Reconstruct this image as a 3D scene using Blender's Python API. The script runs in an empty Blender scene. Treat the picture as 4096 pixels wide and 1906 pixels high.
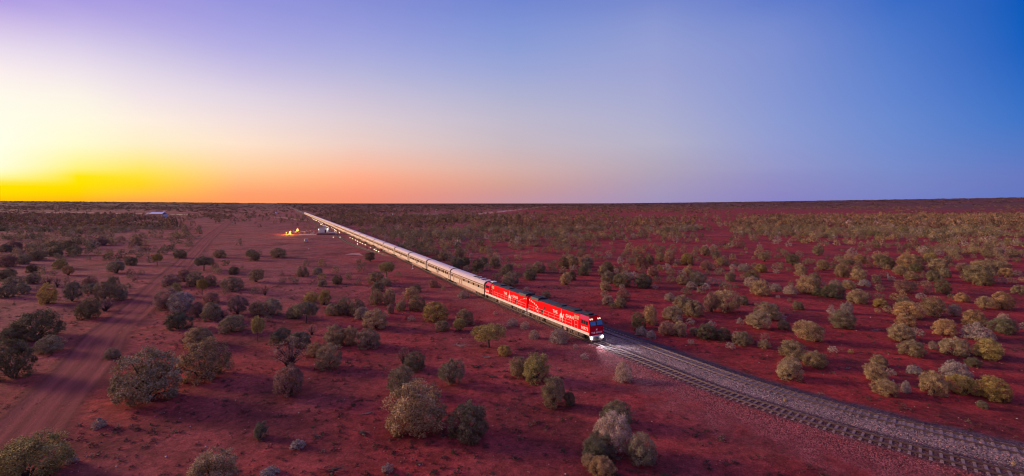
import bpy, bmesh, math, random
import numpy as np
from mathutils import Vector, Matrix

# ------------------------------------------------------------------ camera, sky, sun
S = bpy.context.scene
COL = S.collection
F, CX, HOR, CAMH = 1850.0, 2048.0, 813.0, 23.5       # focal length and horizon in photograph pixels, height in metres
cd = bpy.data.cameras.new('camera'); cam = bpy.data.objects.new('camera', cd); COL.objects.link(cam)
cam.location = (0, 0, CAMH); cam.rotation_euler = (math.radians(90), 0, 0)
cd.sensor_width = 36; cd.lens = F / 4096 * 36; cd.shift_y = -(953 - HOR) / 4096
cd.clip_start = 0.5; cd.clip_end = 120000
S.camera = cam
S.view_settings.view_transform = 'Standard'; S.view_settings.look = 'None'
S.cycles.filter_width = 1.1
S.view_settings.exposure = 0; S.view_settings.gamma = 1

def lin(c):
    return tuple((v/255/12.92) if v/255 <= 0.04045 else ((v/255+0.055)/1.055)**2.4 for v in c)

SUN_AZ, SUN_EL = math.radians(-74), math.radians(13)
w = bpy.data.worlds.new('World'); S.world = w; w.use_nodes = True
def build_sky():
    nt = w.node_tree; nt.nodes.clear(); N = nt.nodes.new; L = nt.links.new
    out = N('ShaderNodeOutputWorld'); bg = N('ShaderNodeBackground'); L(bg.outputs[0], out.inputs[0])
    tc = N('ShaderNodeTexCoord'); sp = N('ShaderNodeSeparateXYZ'); L(tc.outputs['Generated'], sp.inputs[0])
    az = N('ShaderNodeMath'); az.operation = 'ARCTAN2'; L(sp.outputs[0], az.inputs[0]); L(sp.outputs[1], az.inputs[1])
    el = N('ShaderNodeMath'); el.operation = 'ARCSINE'; L(sp.outputs[2], el.inputs[0])
    fe = N('ShaderNodeMath'); fe.operation = 'MULTIPLY'; L(el.outputs[0], fe.inputs[0]); fe.inputs[1].default_value = 2/math.pi
    def px(x, rows):                                  # a column of the sky: rows are (height above the horizon in tan, colour)
        a = math.atan((x-CX)/F)
        return math.degrees(a), [(math.degrees(math.atan(v*math.cos(a))), c) for v, c in rows]
    def rows(*cc):
        ys = (505, 485, 460, 440, 420, 360, 300, 240, 180, 120, 60, 0)
        return [((510-y)*1.59/F, c) for y, c in zip(ys, cc) if c]
    behind = [(0,(120,95,135)),(8,(140,110,145)),(20,(120,110,165)),(45,(115,115,185)),(75,(120,122,198))]
    cols = [(-180, behind),
     (-115, [(0,(255,170,100)),(8,(255,205,165)),(20,(215,190,220)),(45,(160,150,215)),(75,(130,130,205))]),
     (-72,  [(0,(255,205,20)),(3,(255,232,80)),(8,(255,252,190)),(14,(255,252,240)),(24,(225,205,240)),(45,(165,150,215)),(75,(130,130,205))])]
    top = [(40,(138,135,212)),(75,(130,130,205))]
    tr = [(40,(90,110,200)),(75,(130,130,205))]
    def add(x, r, t):
        a, rr = px(x, rows(*r)); cols.append((a, rr + t))
    add(0,    ((255,192,8),(255,222,0),(255,230,0),(255,251,170),(255,254,215),(255,255,232),(255,253,233),(255,250,235),(252,238,238),(232,220,238),(210,192,232),(178,160,228)), top)
    add(310,  ((255,178,28),(255,212,0),(255,228,0),(255,232,15),(255,243,130),(255,252,210),(255,250,226),(252,244,232),(240,228,236),(220,208,235),(196,182,231),(172,158,227)), top)
    add(560,  ((255,165,78),(255,196,58),(255,216,30),(255,226,62),(255,231,110),(255,240,200),(255,240,224),(242,228,232),(226,215,232),(205,195,230),(183,172,228),(165,155,225)), top)
    add(954,  ((255,154,100),(255,162,110),(255,184,125),(255,198,142),(255,210,160),(255,228,205),(242,222,221),(226,214,228),(204,194,228),(181,176,228),(165,162,226),(150,150,222)), top)
    add(1431, ((245,145,115),(250,152,122),(255,166,130),(255,176,143),(250,188,160),(236,206,198),(222,205,212),(205,195,218),(183,182,220),(165,168,222),(150,155,220),(136,144,215)), top)
    add(2048, ((198,150,160),(205,152,152),(211,162,152),(214,170,162),(213,177,172),(200,185,195),(192,185,205),(176,178,210),(158,168,215),(141,158,215),(128,148,214),(114,136,210)), top)
    add(2624, ((162,148,188),(166,152,186),(171,156,185),(175,161,184),(178,166,186),(182,178,201),(174,175,208),(166,170,211),(158,164,212),(150,160,212),(140,153,211),(122,139,207)), tr)
    add(3100, ((138,132,195),(142,136,195),(145,141,196),(146,145,198),(150,152,202),(146,156,209),(140,155,211),(135,151,211),(131,148,210),(128,145,210),(118,139,208),(98,125,205)), tr)
    add(3578, ((118,128,198),(121,132,197),(122,135,198),(121,137,200),(120,140,203),(112,140,207),(106,138,208),(98,133,208),(92,129,206),(84,124,204),(74,118,202),(60,109,199)), tr)
    add(4096, ((96,117,195),(101,119,193),(104,120,192),(103,121,193),(98,122,195),(82,121,198),(64,117,200),(53,111,198),(42,104,195),(28,97,192),(17,94,190),(12,90,187)), tr)
    cols += [(85, [(0,(120,120,185)),(8,(120,125,195)),(20,(80,115,200)),(45,(110,125,205)),(75,(130,130,205))]), (180, behind)]
    prev = None
    for i, (a, st) in enumerate(cols):
        cr = N('ShaderNodeValToRGB'); L(fe.outputs[0], cr.inputs[0]); e = cr.color_ramp
        e.elements[0].position = st[0][0]/90; e.elements[0].color = (*lin(st[0][1]), 1)
        e.elements[1].position = st[-1][0]/90; e.elements[1].color = (*lin(st[-1][1]), 1)
        for d, c in st[1:-1]:
            q = e.elements.new(d/90); q.color = (*lin(c), 1)
        if prev is None: prev = cr.outputs[0]
        else:
            mr = N('ShaderNodeMapRange'); mr.interpolation_type = 'SMOOTHSTEP' if a > 100 or a < -60 else 'LINEAR'; L(az.outputs[0], mr.inputs[0])
            mr.inputs[1].default_value = math.radians(cols[i-1][0]); mr.inputs[2].default_value = math.radians(a)
            mx = N('ShaderNodeMix'); mx.data_type = 'RGBA'; L(mr.outputs[0], mx.inputs[0]); L(prev, mx.inputs[6]); L(cr.outputs[0], mx.inputs[7])
            prev = mx.outputs[2]
    L(prev, bg.inputs[0]); bg.inputs[1].default_value = 1.0
build_sky()
sl = bpy.data.lights.new('sun', 'SUN'); so = bpy.data.objects.new('sun', sl); COL.objects.link(so)
sl.energy = 4.0; sl.angle = math.radians(14); sl.color = (1, 0.68, 0.40)
so.rotation_euler = Vector((-math.sin(SUN_AZ)*math.cos(SUN_EL), -math.cos(SUN_AZ)*math.cos(SUN_EL), -math.sin(SUN_EL))).to_track_quat('-Z', 'Y').to_euler()

# ------------------------------------------------------------------ helpers
R = random.Random(7)
def at(px, py, z=0.0):
    Z = F*(CAMH-z)/(py-HOR)
    return Vector(((px-CX)/F*Z, Z, z))
def tag(o, label=None, cat=None, group=None, kind=None):
    if label: o['label'] = label
    if cat: o['category'] = cat
    if group: o['group'] = group
    if kind: o['kind'] = kind
    return o
def empty(name, loc, rz=0.0, label=None, cat=None, group=None):
    o = bpy.data.objects.new(name, None); COL.objects.link(o); o.empty_display_size = 0.3
    o.location = loc; o.rotation_euler = (0, 0, rz)
    return tag(o, label, cat, group)
def link_mesh(name, me, m=None, parent=None, color=None):
    o = bpy.data.objects.new(name, me); COL.objects.link(o)
    if m and not me.materials: me.materials.append(m)
    if parent: o.parent = parent
    if color: o.color = (*color, 1)
    return o
def np_mesh(name, V, Fc, smooth=False):
    me = bpy.data.meshes.new(name); V = np.asarray(V, np.float32); Fc = np.asarray(Fc, np.int32); n, k = Fc.shape
    me.vertices.add(len(V)); me.vertices.foreach_set('co', V.ravel())
    me.loops.add(n*k); me.loops.foreach_set('vertex_index', Fc.ravel())
    me.polygons.add(n); me.polygons.foreach_set('loop_start', np.arange(n, dtype=np.int32)*k)
    if smooth: me.polygons.foreach_set('use_smooth', np.ones(n, bool))
    me.update(calc_edges=True)
    return me
def copy_tree(o, parent=None):
    c = o.copy(); COL.objects.link(c); c.parent = parent
    for ch in list(o.children): copy_tree(ch, c)
    return c
class MB:
    def __init__(s): s.v = []; s.f = []
    def add(s, vs, fs):
        b = len(s.v); s.v += [tuple(x) for x in vs]; s.f += [tuple(i+b for i in f) for f in fs]; return s
    def box(s, x0, x1, y0, y1, z0, z1):
        vs = [(x, y, z) for x in (x0, x1) for y in (y0, y1) for z in (z0, z1)]
        return s.add(vs, [(0,1,3,2),(4,6,7,5),(0,4,5,1),(2,3,7,6),(0,2,6,4),(1,5,7,3)])
    def rot_box(s, c, size, M):
        vs = [Vector(c) + M @ Vector((x*size[0]/2, y*size[1]/2, z*size[2]/2)) for x in (-1,1) for y in (-1,1) for z in (-1,1)]
        return s.add(vs, [(0,1,3,2),(4,6,7,5),(0,4,5,1),(2,3,7,6),(0,2,6,4),(1,5,7,3)])
    def loft(s, rings, cap=True):
        n = len(rings[0]); vs = [p for r in rings for p in r]; fs = []
        for k in range(len(rings)-1):
            for i in range(n):
                j = (i+1) % n; fs.append((k*n+i, k*n+j, (k+1)*n+j, (k+1)*n+i))
        if cap: fs += [tuple(range(n))[::-1], tuple((len(rings)-1)*n+i for i in range(n))]
        return s.add(vs, fs)
    def prism_x(s, prof, x0, x1):                     # profile of (y, z), swept along x
        return s.loft([[(x0, y, z) for y, z in prof], [(x1, y, z) for y, z in prof]])
    def prism_y(s, prof, y0, y1):                     # profile of (x, z), swept along y
        return s.loft([[(x, y0, z) for x, z in prof], [(x, y1, z) for x, z in prof]])
    def tube(s, p0, p1, r0, r1=None, n=6, cap=True):
        p0, p1 = Vector(p0), Vector(p1); r1 = r0 if r1 is None else r1
        d = (p1-p0).normalized(); a = d.orthogonal().normalized(); b = d.cross(a)
        ring = lambda p, r: [p + (a*math.cos(t) + b*math.sin(t))*r for t in [2*math.pi*i/n for i in range(n)]]
        return s.loft([ring(p0, r0), ring(p1, r1)], cap)
    def ball(s, c, r, n=8, m=5, sz=1.0):
        rings = [[(c[0]+r*math.sin(t)*math.cos(p), c[1]+r*math.sin(t)*math.sin(p), c[2]+r*sz*math.cos(t)) for p in [2*math.pi*i/n for i in range(n)]] for t in [math.pi*(k+0.02)/(m+0.04) if k == 0 else math.pi*k/m*0.998 for k in range(m+1)]]
        return s.loft(rings)
    def build(s, name, m, parent=None, smooth=False, bevel=0):
        me = bpy.data.meshes.new(name); me.from_pydata(s.v, [], s.f)
        bm = bmesh.new(); bm.from_mesh(me); bmesh.ops.recalc_face_normals(bm, faces=bm.faces)
        if bevel: bmesh.ops.bevel(bm, geom=bm.edges[:], offset=bevel, segments=1, affect='EDGES', clamp_overlap=True)
        bm.to_mesh(me); bm.free()
        if smooth: me.polygons.foreach_set('use_smooth', [True]*len(me.polygons))
        me.update()
        return link_mesh(name, me, m, parent)

# ------------------------------------------------------------------ materials
def new_mat(name):
    m = bpy.data.materials.new(name); m.use_nodes = True; nt = m.node_tree
    return m, nt, nt.nodes['Principled BSDF']
def mat(name, col, rough=0.6, metal=0.0, var=0.15, scale=3.0, emit=0, bump=0.0, spec=0.4):
    m, nt, p = new_mat(name); N = nt.nodes.new; L = nt.links.new
    p.inputs['Roughness'].default_value = rough; p.inputs['Metallic'].default_value = metal; p.inputs['Specular IOR Level'].default_value = spec
    g = N('ShaderNodeNewGeometry'); t = N('ShaderNodeTexCoord')
    n = N('ShaderNodeTexNoise'); n.inputs['Scale'].default_value = scale; n.inputs['Detail'].default_value = 5; n.inputs['Roughness'].default_value = 0.65
    L(t.outputs['Object'], n.inputs['Vector'])
    mr = N('ShaderNodeMapRange'); mr.inputs[1].default_value = 0.3; mr.inputs[2].default_value = 0.7; mr.inputs[3].default_value = 1-var; mr.inputs[4].default_value = 1+var
    L(n.outputs[0], mr.inputs[0])
    mx = N('ShaderNodeMix'); mx.data_type = 'RGBA'; mx.blend_type = 'MULTIPLY'; mx.inputs[0].default_value = 1; mx.inputs[6].default_value = (*col, 1)
    L(mr.outputs[0], mx.inputs[7]); L(mx.outputs[2], p.inputs['Base Color'])
    if emit: p.inputs['Emission Color'].default_value = (*col, 1); p.inputs['Emission Strength'].default_value = emit
    if bump:
        b = N('ShaderNodeBump'); b.inputs['Strength'].default_value = bump; b.inputs['Distance'].default_value = 0.05; L(n.outputs[0], b.inputs['Height']); L(b.outputs[0], p.inputs['Normal'])
    return m
def tint_mat(name, source, lo=0.55, hi=1.45, rough=0.8):   # colour from the object or from a point attribute, varied leaf by leaf
    m, nt, p = new_mat(name); N = nt.nodes.new; L = nt.links.new
    if source == 'object':
        c = N('ShaderNodeObjectInfo').outputs['Color']
        if 'leaves' in name:                              # twigs of older and younger growth differ
            ca = N('ShaderNodeAttribute'); ca.attribute_name = 'clump'; cm = N('ShaderNodeMix'); cm.data_type = 'RGBA'; cm.blend_type = 'MULTIPLY'; cm.inputs[0].default_value = 1; L(c, cm.inputs[6]); L(ca.outputs['Fac'], cm.inputs[7]); c = cm.outputs[2]
    else:
        a = N('ShaderNodeAttribute'); a.attribute_name = 'tint'; c = a.outputs['Color']
    g = N('ShaderNodeNewGeometry'); mr = N('ShaderNodeMapRange'); mr.inputs[3].default_value = lo; mr.inputs[4].default_value = hi
    L(g.outputs['Random Per Island'], mr.inputs[0])
    mx = N('ShaderNodeMix'); mx.data_type = 'RGBA'; mx.blend_type = 'MULTIPLY'; mx.inputs[0].default_value = 1
    L(c, mx.inputs[6]); L(mr.outputs[0], mx.inputs[7]); L(mx.outputs[2], p.inputs['Base Color'])
    if 'leaves' in name:                              # thin leaves let some light through
        tl = N('ShaderNodeBsdfTranslucent'); ms = N('ShaderNodeMixShader'); ms.inputs[0].default_value = 0.12; L(mx.outputs[2], tl.inputs[0]); L(p.outputs[0], ms.inputs[1]); L(tl.outputs[0], ms.inputs[2]); L(ms.outputs[0], nt.nodes['Material Output'].inputs[0])
    p.inputs['Roughness'].default_value = rough; p.inputs['Specular IOR Level'].default_value = 0.15
    return m
def soil_group():                                     # the red desert soil, in world metres; shared by ground, tracks and ballast edges
    g = bpy.data.node_groups.new('soil', 'ShaderNodeTree')
    g.interface.new_socket('Color', in_out='OUTPUT', socket_type='NodeSocketColor'); g.interface.new_socket('Height', in_out='OUTPUT', socket_type='NodeSocketFloat')
    N = g.nodes.new; L = g.links.new; out = N('NodeGroupOutput'); ge = N('ShaderNodeNewGeometry'); P = ge.outputs['Position']
    def noise(sc, det, ro=0.6, loc=0):
        mp = N('ShaderNodeMapping'); mp.inputs['Location'].default_value = (loc, loc*2, 0); L(P, mp.inputs[0])
        n = N('ShaderNodeTexNoise'); n.inputs['Scale'].default_value = sc; n.inputs['Detail'].default_value = det; n.inputs['Roughness'].default_value = ro; L(mp.outputs[0], n.inputs['Vector']); return n.outputs[0]
    def mr(v, a, b, c=0, d=1):
        q = N('ShaderNodeMapRange'); L(v, q.inputs[0]); q.inputs[1].default_value = a; q.inputs[2].default_value = b; q.inputs[3].default_value = c; q.inputs[4].default_value = d; return q.outputs[0]
    def mix(f, a, b, mode='MIX'):
        q = N('ShaderNodeMix'); q.data_type = 'RGBA'; q.blend_type = mode
        for s, v in ((0, f), (6, a), (7, b)):
            if hasattr(v, 'is_linked'): L(v, q.inputs[s])
            else: q.inputs[s].default_value = v if s == 0 else (*v, 1)
        return q.outputs[2]
    red, mauve, orange, dark = (0.315,0.034,0.032), (0.285,0.078,0.072), (0.50,0.082,0.040), (0.125,0.026,0.028)
    sx = N('ShaderNodeSeparateXYZ'); L(P, sx.inputs[0])
    west = mr(sx.outputs[0], 60, -110)                # greyer, mauve soil on the western side
    m1 = N('ShaderNodeMath'); m1.operation = 'ADD'; L(west, m1.inputs[0]); L(mr(noise(0.022, 5), 0.35, 0.65, -0.45, 0.45), m1.inputs[1])
    c = mix(mr(m1.outputs[0], 0.1, 1.0), red, mauve)
    c = mix(mr(noise(0.05, 6, 0.65, 40), 0.55, 0.75, 0, 0.65), c, orange)
    c = mix(mr(noise(0.055, 6, 0.7, 90), 0.46, 0.64, 0, 0.85), c, dark)
    fine = noise(1.3, 9, 0.75); speck = noise(6.0, 6, 0.7, 3)
    c = mix(1.0, c, mr(fine, 0.3, 0.7, 0.45, 1.55), 'MULTIPLY'); c = mix(1.0, c, mr(speck, 0.3, 0.7, 0.55, 1.45), 'MULTIPLY'); c = mix(1.0, c, mr(noise(0.28, 6, 0.7, 17), 0.35, 0.65, 0.68, 1.3), 'MULTIPLY')
    far = N('ShaderNodeVectorMath'); far.operation = 'LENGTH'; L(P, far.inputs[0])
    veg = N('ShaderNodeMath'); veg.operation = 'MULTIPLY'; L(mr(far.outputs['Value'], 1300, 3200), veg.inputs[0]); L(mr(noise(0.004, 4, 0.6, 7), 0.28, 0.5, 0.15, 1), veg.inputs[1])
    c = mix(veg.outputs[0], c, mix(mr(noise(0.03, 6, 0.8, 11), 0.4, 0.6), (0.085,0.05,0.042), (0.17,0.055,0.05)))
    h = N('ShaderNodeMath'); h.operation = 'MULTIPLY_ADD'; L(fine, h.inputs[0]); h.inputs[1].default_value = 2.0; L(speck, h.inputs[2])
    L(c, out.inputs[0]); L(h.outputs[0], out.inputs[1])
    return g
SOIL = soil_group()
def soil_mat(name, other=None, attr=None, ragged=0.5, rscale=0.8, speck=None, bump=0.5, streak=None):
    m, nt, p = new_mat(name); N = nt.nodes.new; L = nt.links.new
    g = N('ShaderNodeGroup'); g.node_tree = SOIL; col, hgt = g.outputs[0], g.outputs[1]
    if other:
        ge = N('ShaderNodeNewGeometry')
        a = N('ShaderNodeAttribute'); a.attribute_name = attr
        n = N('ShaderNodeTexNoise'); n.inputs['Scale'].default_value = rscale; n.inputs['Detail'].default_value = 6; L(ge.outputs['Position'], n.inputs['Vector'])
        m1 = N('ShaderNodeMath'); m1.operation = 'MULTIPLY_ADD'; L(n.outputs[0], m1.inputs[0]); m1.inputs[1].default_value = ragged*2; m1.inputs[2].default_value = -ragged
        m2 = N('ShaderNodeMath'); m2.operation = 'ADD'; L(a.outputs['Fac'], m2.inputs[0]); L(m1.outputs[0], m2.inputs[1])
        mr = N('ShaderNodeMapRange'); mr.inputs[1].default_value = 0.3; mr.inputs[2].default_value = 0.7; L(m2.outputs[0], mr.inputs[0])
        oc = N('ShaderNodeAttribute'); oc.attribute_name = 'tint'
        base = oc.outputs['Color']
        if speck:
            vo = N('ShaderNodeTexVoronoi'); vo.inputs['Scale'].default_value = speck; L(ge.outputs['Position'], vo.inputs['Vector'])
            sv = N('ShaderNodeSeparateColor'); L(vo.outputs['Color'], sv.inputs[0])
            r2 = N('ShaderNodeMapRange'); r2.inputs[3].default_value = 0.4; r2.inputs[4].default_value = 1.6; L(sv.outputs[0], r2.inputs[0])
            mm = N('ShaderNodeMix'); mm.data_type = 'RGBA'; mm.blend_type = 'MULTIPLY'; mm.inputs[0].default_value = 1; L(base, mm.inputs[6]); L(r2.outputs[0], mm.inputs[7]); base = mm.outputs[2]
        n2 = N('ShaderNodeTexNoise'); n2.inputs['Scale'].default_value = 0.35; n2.inputs['Detail'].default_value = 8; n2.inputs['Roughness'].default_value = 0.7
        if streak:                                    # wheel-worn streaks that follow the track
            at2 = N('ShaderNodeAttribute'); at2.attribute_name = 'along'; L(at2.outputs['Vector'], n2.inputs['Vector']); n2.inputs['Scale'].default_value = 1.0
        else: L(ge.outputs['Position'], n2.inputs['Vector'])
        r3 = N('ShaderNodeMapRange'); r3.inputs[1].default_value = 0.3; r3.inputs[2].default_value = 0.7; r3.inputs[3].default_value = 0.68; r3.inputs[4].default_value = 1.35; L(n2.outputs[0], r3.inputs[0])
        m3 = N('ShaderNodeMix'); m3.data_type = 'RGBA'; m3.blend_type = 'MULTIPLY'; m3.inputs[0].default_value = 1; L(base, m3.inputs[6]); L(r3.outputs[0], m3.inputs[7])
        mx = N('ShaderNodeMix'); mx.data_type = 'RGBA'; L(mr.outputs[0], mx.inputs[0]); L(col, mx.inputs[6]); L(m3.outputs[2], mx.inputs[7]); col = mx.outputs[2]
        if speck:
            md = N('ShaderNodeMath'); md.operation = 'SUBTRACT'; md.inputs[0].default_value = 2.2; L(vo.outputs['Distance'], md.inputs[1])
            q = N('ShaderNodeMix'); q.data_type = 'FLOAT'; L(mr.outputs[0], q.inputs[0]); L(hgt, q.inputs[2]); L(md.outputs[0], q.inputs[3]); hgt = q.outputs[0]
    L(col, p.inputs['Base Color']); p.inputs['Roughness'].default_value = 0.95; p.inputs['Specular IOR Level'].default_value = 0.1
    b = N('ShaderNodeBump'); b.inputs['Strength'].default_value = bump; b.inputs['Distance'].default_value = 0.22; L(hgt, b.inputs['Height']); L(b.outputs[0], p.inputs['Normal'])
    return m
# ------------------------------------------------------------------ the land
def ground_h(x, y):                                   # flat plain; a very long low rise far out to the west and east
    r = np.hypot(x, y); a = np.degrees(np.arctan2(x, y))
    t = np.clip((r-2500)/5500, 0, 1); t = t*t*(3-2*t)
    lift = 75*np.clip((a-2)/42, 0, 1.3)**1.3 + 42*np.clip((-14-a)/34, 0, 1.3)
    return t*np.where(np.abs(a) < 90, lift, 60)
def build_ground():
    rad = np.concatenate([[0.5], np.geomspace(4, 60000, 110)]); na = 360
    an = np.arange(na)/na*2*math.pi
    X = (rad[:,None]*np.sin(an)).ravel(); Y = (rad[:,None]*np.cos(an)).ravel()
    V = np.stack([X, Y, ground_h(X, Y)], 1); V[:,2] -= np.maximum(0, np.hypot(X, Y)-9000)*0.0005
    i, j = np.meshgrid(np.arange(len(rad)-1), np.arange(na), indexing='ij'); k = (j+1) % na
    Fc = np.stack([i*na+j, (i+1)*na+j, (i+1)*na+k, i*na+k], -1).reshape(-1, 4)
    V = np.vstack([V, [[0,0,0]]])
    me = np_mesh('ground', V, Fc[:, ::-1], True)
    tag(link_mesh('ground', me, soil_mat('red_soil', bump=0.7)), kind='structure')
build_ground()

# railway alignment: near rail fitted to a gentle curve, centreline half a gauge beyond it
CO = (4.96208479e+01, -5.01449000e-01, 8.43687404e-04, -3.20250699e-06, 1.55060345e-02)
ZZ = np.concatenate([np.linspace(14, 160, 1500)[:-1], np.geomspace(160, 4200, 900)])
def near_x(Z):
    d = np.clip(130-Z, 0, None); e = np.clip(60-Z, 0, None)
    return CO[0]+CO[1]*Z+CO[2]*d**2+CO[3]*d**3+CO[4]*np.where(e > 30, 900+60*(e-30), e**2)
def offset(P, t):                                     # t metres to the far (east) side
    T = np.gradient(P, axis=0); T /= np.linalg.norm(T, axis=1)[:, None]
    return P + t*np.stack([T[:,1], -T[:,0]], 1)
NEAR = np.stack([near_x(ZZ), ZZ], 1)
MAIN = offset(NEAR, 0.7175); LOOP = offset(MAIN, 4.9)
class Path:
    def __init__(s, P):
        s.P = P; s.S = np.concatenate([[0], np.cumsum(np.linalg.norm(np.diff(P, axis=0), axis=1))])
    def at(s, d): return np.array([np.interp(d, s.S, s.P[:,0]), np.interp(d, s.S, s.P[:,1])])
    def dir(s, d): v = s.at(d+0.6)-s.at(d-0.6); return v/np.linalg.norm(v)
    def nearest(s, x, y):
        i = int(np.argmin((s.P[:,0]-x)**2+(s.P[:,1]-y)**2)); v = s.dir(s.S[i]); q = np.array([x, y])-s.P[i]
        return s.S[i], q[0]*v[1]-q[1]*v[0]            # arc length, signed distance (positive to the east)
PM, PL = Path(MAIN), Path(LOOP)
def smooth_path(pts, n=400):
    P = np.array([at(*p)[:2] for p in pts]); d = np.concatenate([[0], np.cumsum(np.linalg.norm(np.diff(P, axis=0), axis=1))])
    t = np.linspace(0, 1, n)**1.6*d[-1]
    def cr(v):
        m = np.gradient(v, d); i = np.clip(np.searchsorted(d, t)-1, 0, len(d)-2); h = d[i+1]-d[i]; u = (t-d[i])/h
        return (2*u**3-3*u**2+1)*v[i]+(u**3-2*u**2+u)*h*m[i]+(-2*u**3+3*u**2)*v[i+1]+(u**3-u**2)*h*m[i+1]
    return np.stack([cr(P[:,0]), cr(P[:,1])], 1)
SIDE = smooth_path([(1722,1085),(1698,1078),(1620,1046.5),(1580,1033),(1527,1018.5),(1474,1004),(1434,990.5),(1394,973),(1367,956),(1335,934),(1284,907),(1239,880),(1207,858.5),(1180,840)])
PS = Path(SIDE)
ROAD = smooth_path([(-130,2080),(35,1820),(180,1640),(345,1460),(430,1340),(536,1250),(640,1145),(715,1075),(770,1020),(830,957),(895,905),(930,878),(948,858),(956,845)])
PR = Path(ROAD)

def sweep(name, P, prof, m, kind, zadd=0.0, along=False):   # prof: (offset, height, attr, colour)
    n = len(P); k = len(prof)
    V = np.zeros((n, k, 3), np.float32); A = np.zeros((n, k), np.float32); T = np.ones((n, k, 4), np.float32)
    for j, (o, h, a, c) in enumerate(prof):
        V[:, j, :2] = offset(P, o); V[:, j, 2] = h + zadd; A[:, j] = a; T[:, j, :3] = c
    i, j = np.meshgrid(np.arange(n-1), np.arange(k-1), indexing='ij')
    Fc = np.stack([i*k+j, i*k+j+1, (i+1)*k+j+1, (i+1)*k+j], -1).reshape(-1, 4)
    rng = np.random.default_rng(3); inner = A > 0.5; V[:, :, 2] += inner*rng.normal(0, 0.012, (n, k))
    me = np_mesh(name, V.reshape(-1, 3), Fc, True)
    me.attributes.new('cover', 'FLOAT', 'POINT').data.foreach_set('value', A.ravel())
    me.attributes.new('tint', 'FLOAT_COLOR', 'POINT').data.foreach_set('color', T.ravel())
    if along:
        s = np.concatenate([[0], np.cumsum(np.linalg.norm(np.diff(P, axis=0), axis=1))])
        U = np.zeros((n, k, 3), np.float32); U[:, :, 0] = s[:, None]*0.045; U[:, :, 1] = np.array([p[0] for p in prof])*1.5
        me.attributes.new('along', 'FLOAT_VECTOR', 'POINT').data.foreach_set('vector', U.ravel())
    if me.polygons[0].normal.z < 0: me.flip_normals()
    return tag(link_mesh(name, me, m), kind=kind)
road_c, road_d, road_m = (0.255,0.060,0.058), (0.13,0.028,0.030), (0.18,0.039,0.041)
sweep('dirt_track', ROAD, [(-5.2,0.004,0,road_d),(-3.9,0.05,0.45,road_d),(-3.2,0.16,0.6,road_d),(-2.6,0.03,1,road_c),(-1.6,0.01,1,road_c),(-0.9,0.03,1,road_m),(0,0.05,1,road_c),(0.9,0.03,1,road_c),(1.6,0.01,1,road_m),(2.5,0.03,1,road_c),(3.2,0.14,0.6,road_d),(3.9,0.05,0.45,road_d),(5.2,0.004,0,road_d)],
      soil_mat('track_soil', True, 'cover', 0.35, 0.9, bump=0.7, streak=True), 'structure', along=True)
gr, gd, rd = (0.195,0.13,0.135), (0.095,0.053,0.062), (0.23,0.060,0.060)
BED = 0.42; bd = (0.125,0.052,0.055); sd = (0.17,0.05,0.055)
sweep('ballast_bed', MAIN, [(-12.5,0.004,0,rd),(-9.0,0.05,0.36,rd),(-4.6,0.14,0.62,rd),(-2.9,0.26,0.9,rd),(-1.75,0.40,1,rd),(-1.2,BED,1,bd),(-0.7,BED,1,bd),(0,BED,1,bd),(0.7,BED,1,bd),(1.25,BED,1,bd),(1.7,0.36,1,gd),(2.2,0.42,1,gr),(2.8,0.60,1,gr),(3.4,0.76,1,gr),(4.1,0.78,1,gr),(4.9,0.78,1,gr),(5.7,0.78,1,gr),(6.2,0.76,1,gd),(6.9,0.6,1,gd),(8.2,0.2,0.9,gd),(9.6,0.05,0.5,gd),(11,0.004,0,rd)],
      soil_mat('ballast_stone', True, 'cover', 0.45, 0.35, speck=8.0, bump=0.6), 'structure')
sweep('siding_bed', SIDE, [(-3.6,0.004,0,rd),(-2.2,0.06,0.5,rd),(-1.3,0.12,0.5,sd),(0,0.13,0.6,sd),(1.3,0.12,0.5,sd),(2.2,0.06,0.5,rd),(3.6,0.004,0,rd)],
      soil_mat('siding_stone', True, 'cover', 0.4, 0.6, speck=4.5, bump=0.8), 'structure')

M_rail = mat('rail_steel', (0.085,0.045,0.042), 0.6, 0.2, 0.25, 2.0)
M_railtop = mat('polished_rail', (0.14,0.078,0.072), 0.5, 0.2, 0.12, 2.0)
M_sleep = mat('sleeper_concrete', (0.25,0.16,0.155), 0.9, 0, 0.3, 1.5)
def rail(P, t, z, parent):
    Q = offset(P, t); n = len(Q); V = []
    prof = [(-0.07,0),(-0.07,0.03),(-0.02,0.05),(-0.037,0.13),(-0.037,0.165),(0.037,0.165),(0.037,0.13),(0.02,0.05),(0.07,0.03),(0.07,0)]
    rings = [offset(Q, o) for o, _ in prof]
    k = len(prof); V = np.zeros((n, k, 3), np.float32)
    for j, (o, h) in enumerate(prof): V[:, j, :2] = rings[j]; V[:, j, 2] = z+h
    i, j = np.meshgrid(np.arange(n-1), np.arange(k), indexing='ij'); jj = (j+1) % k
    Fc = np.stack([i*k+j, i*k+jj, (i+1)*k+jj, (i+1)*k+j], -1).reshape(-1, 4)
    me = np_mesh('rail', V.reshape(-1, 3), Fc)
    me.materials.append(M_rail); me.materials.append(M_railtop)
    mi = np.where((np.arange(len(Fc)) % k) == 4, 1, 0).astype(np.int32); me.polygons.foreach_set('material_index', mi)
    bm = bmesh.new(); bm.from_mesh(me); bmesh.ops.recalc_face_normals(bm, faces=bm.faces); bm.to_mesh(me); bm.free()
    return link_mesh('rail', me, None, parent)
def sleeper_shape():
    b = MB(); b.prism_x([(-0.14,0),(-0.11,0.2),(0.11,0.2),(0.14,0)], -1.28, 1.28); b.prism_x([(-0.10,0.203),(-0.07,0.235),(0.07,0.235),(0.10,0.203)], -0.86, -0.60); b.prism_x([(-0.10,0.203),(-0.07,0.235),(0.07,0.235),(0.10,0.203)], 0.60, 0.86)
    return b
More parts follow.
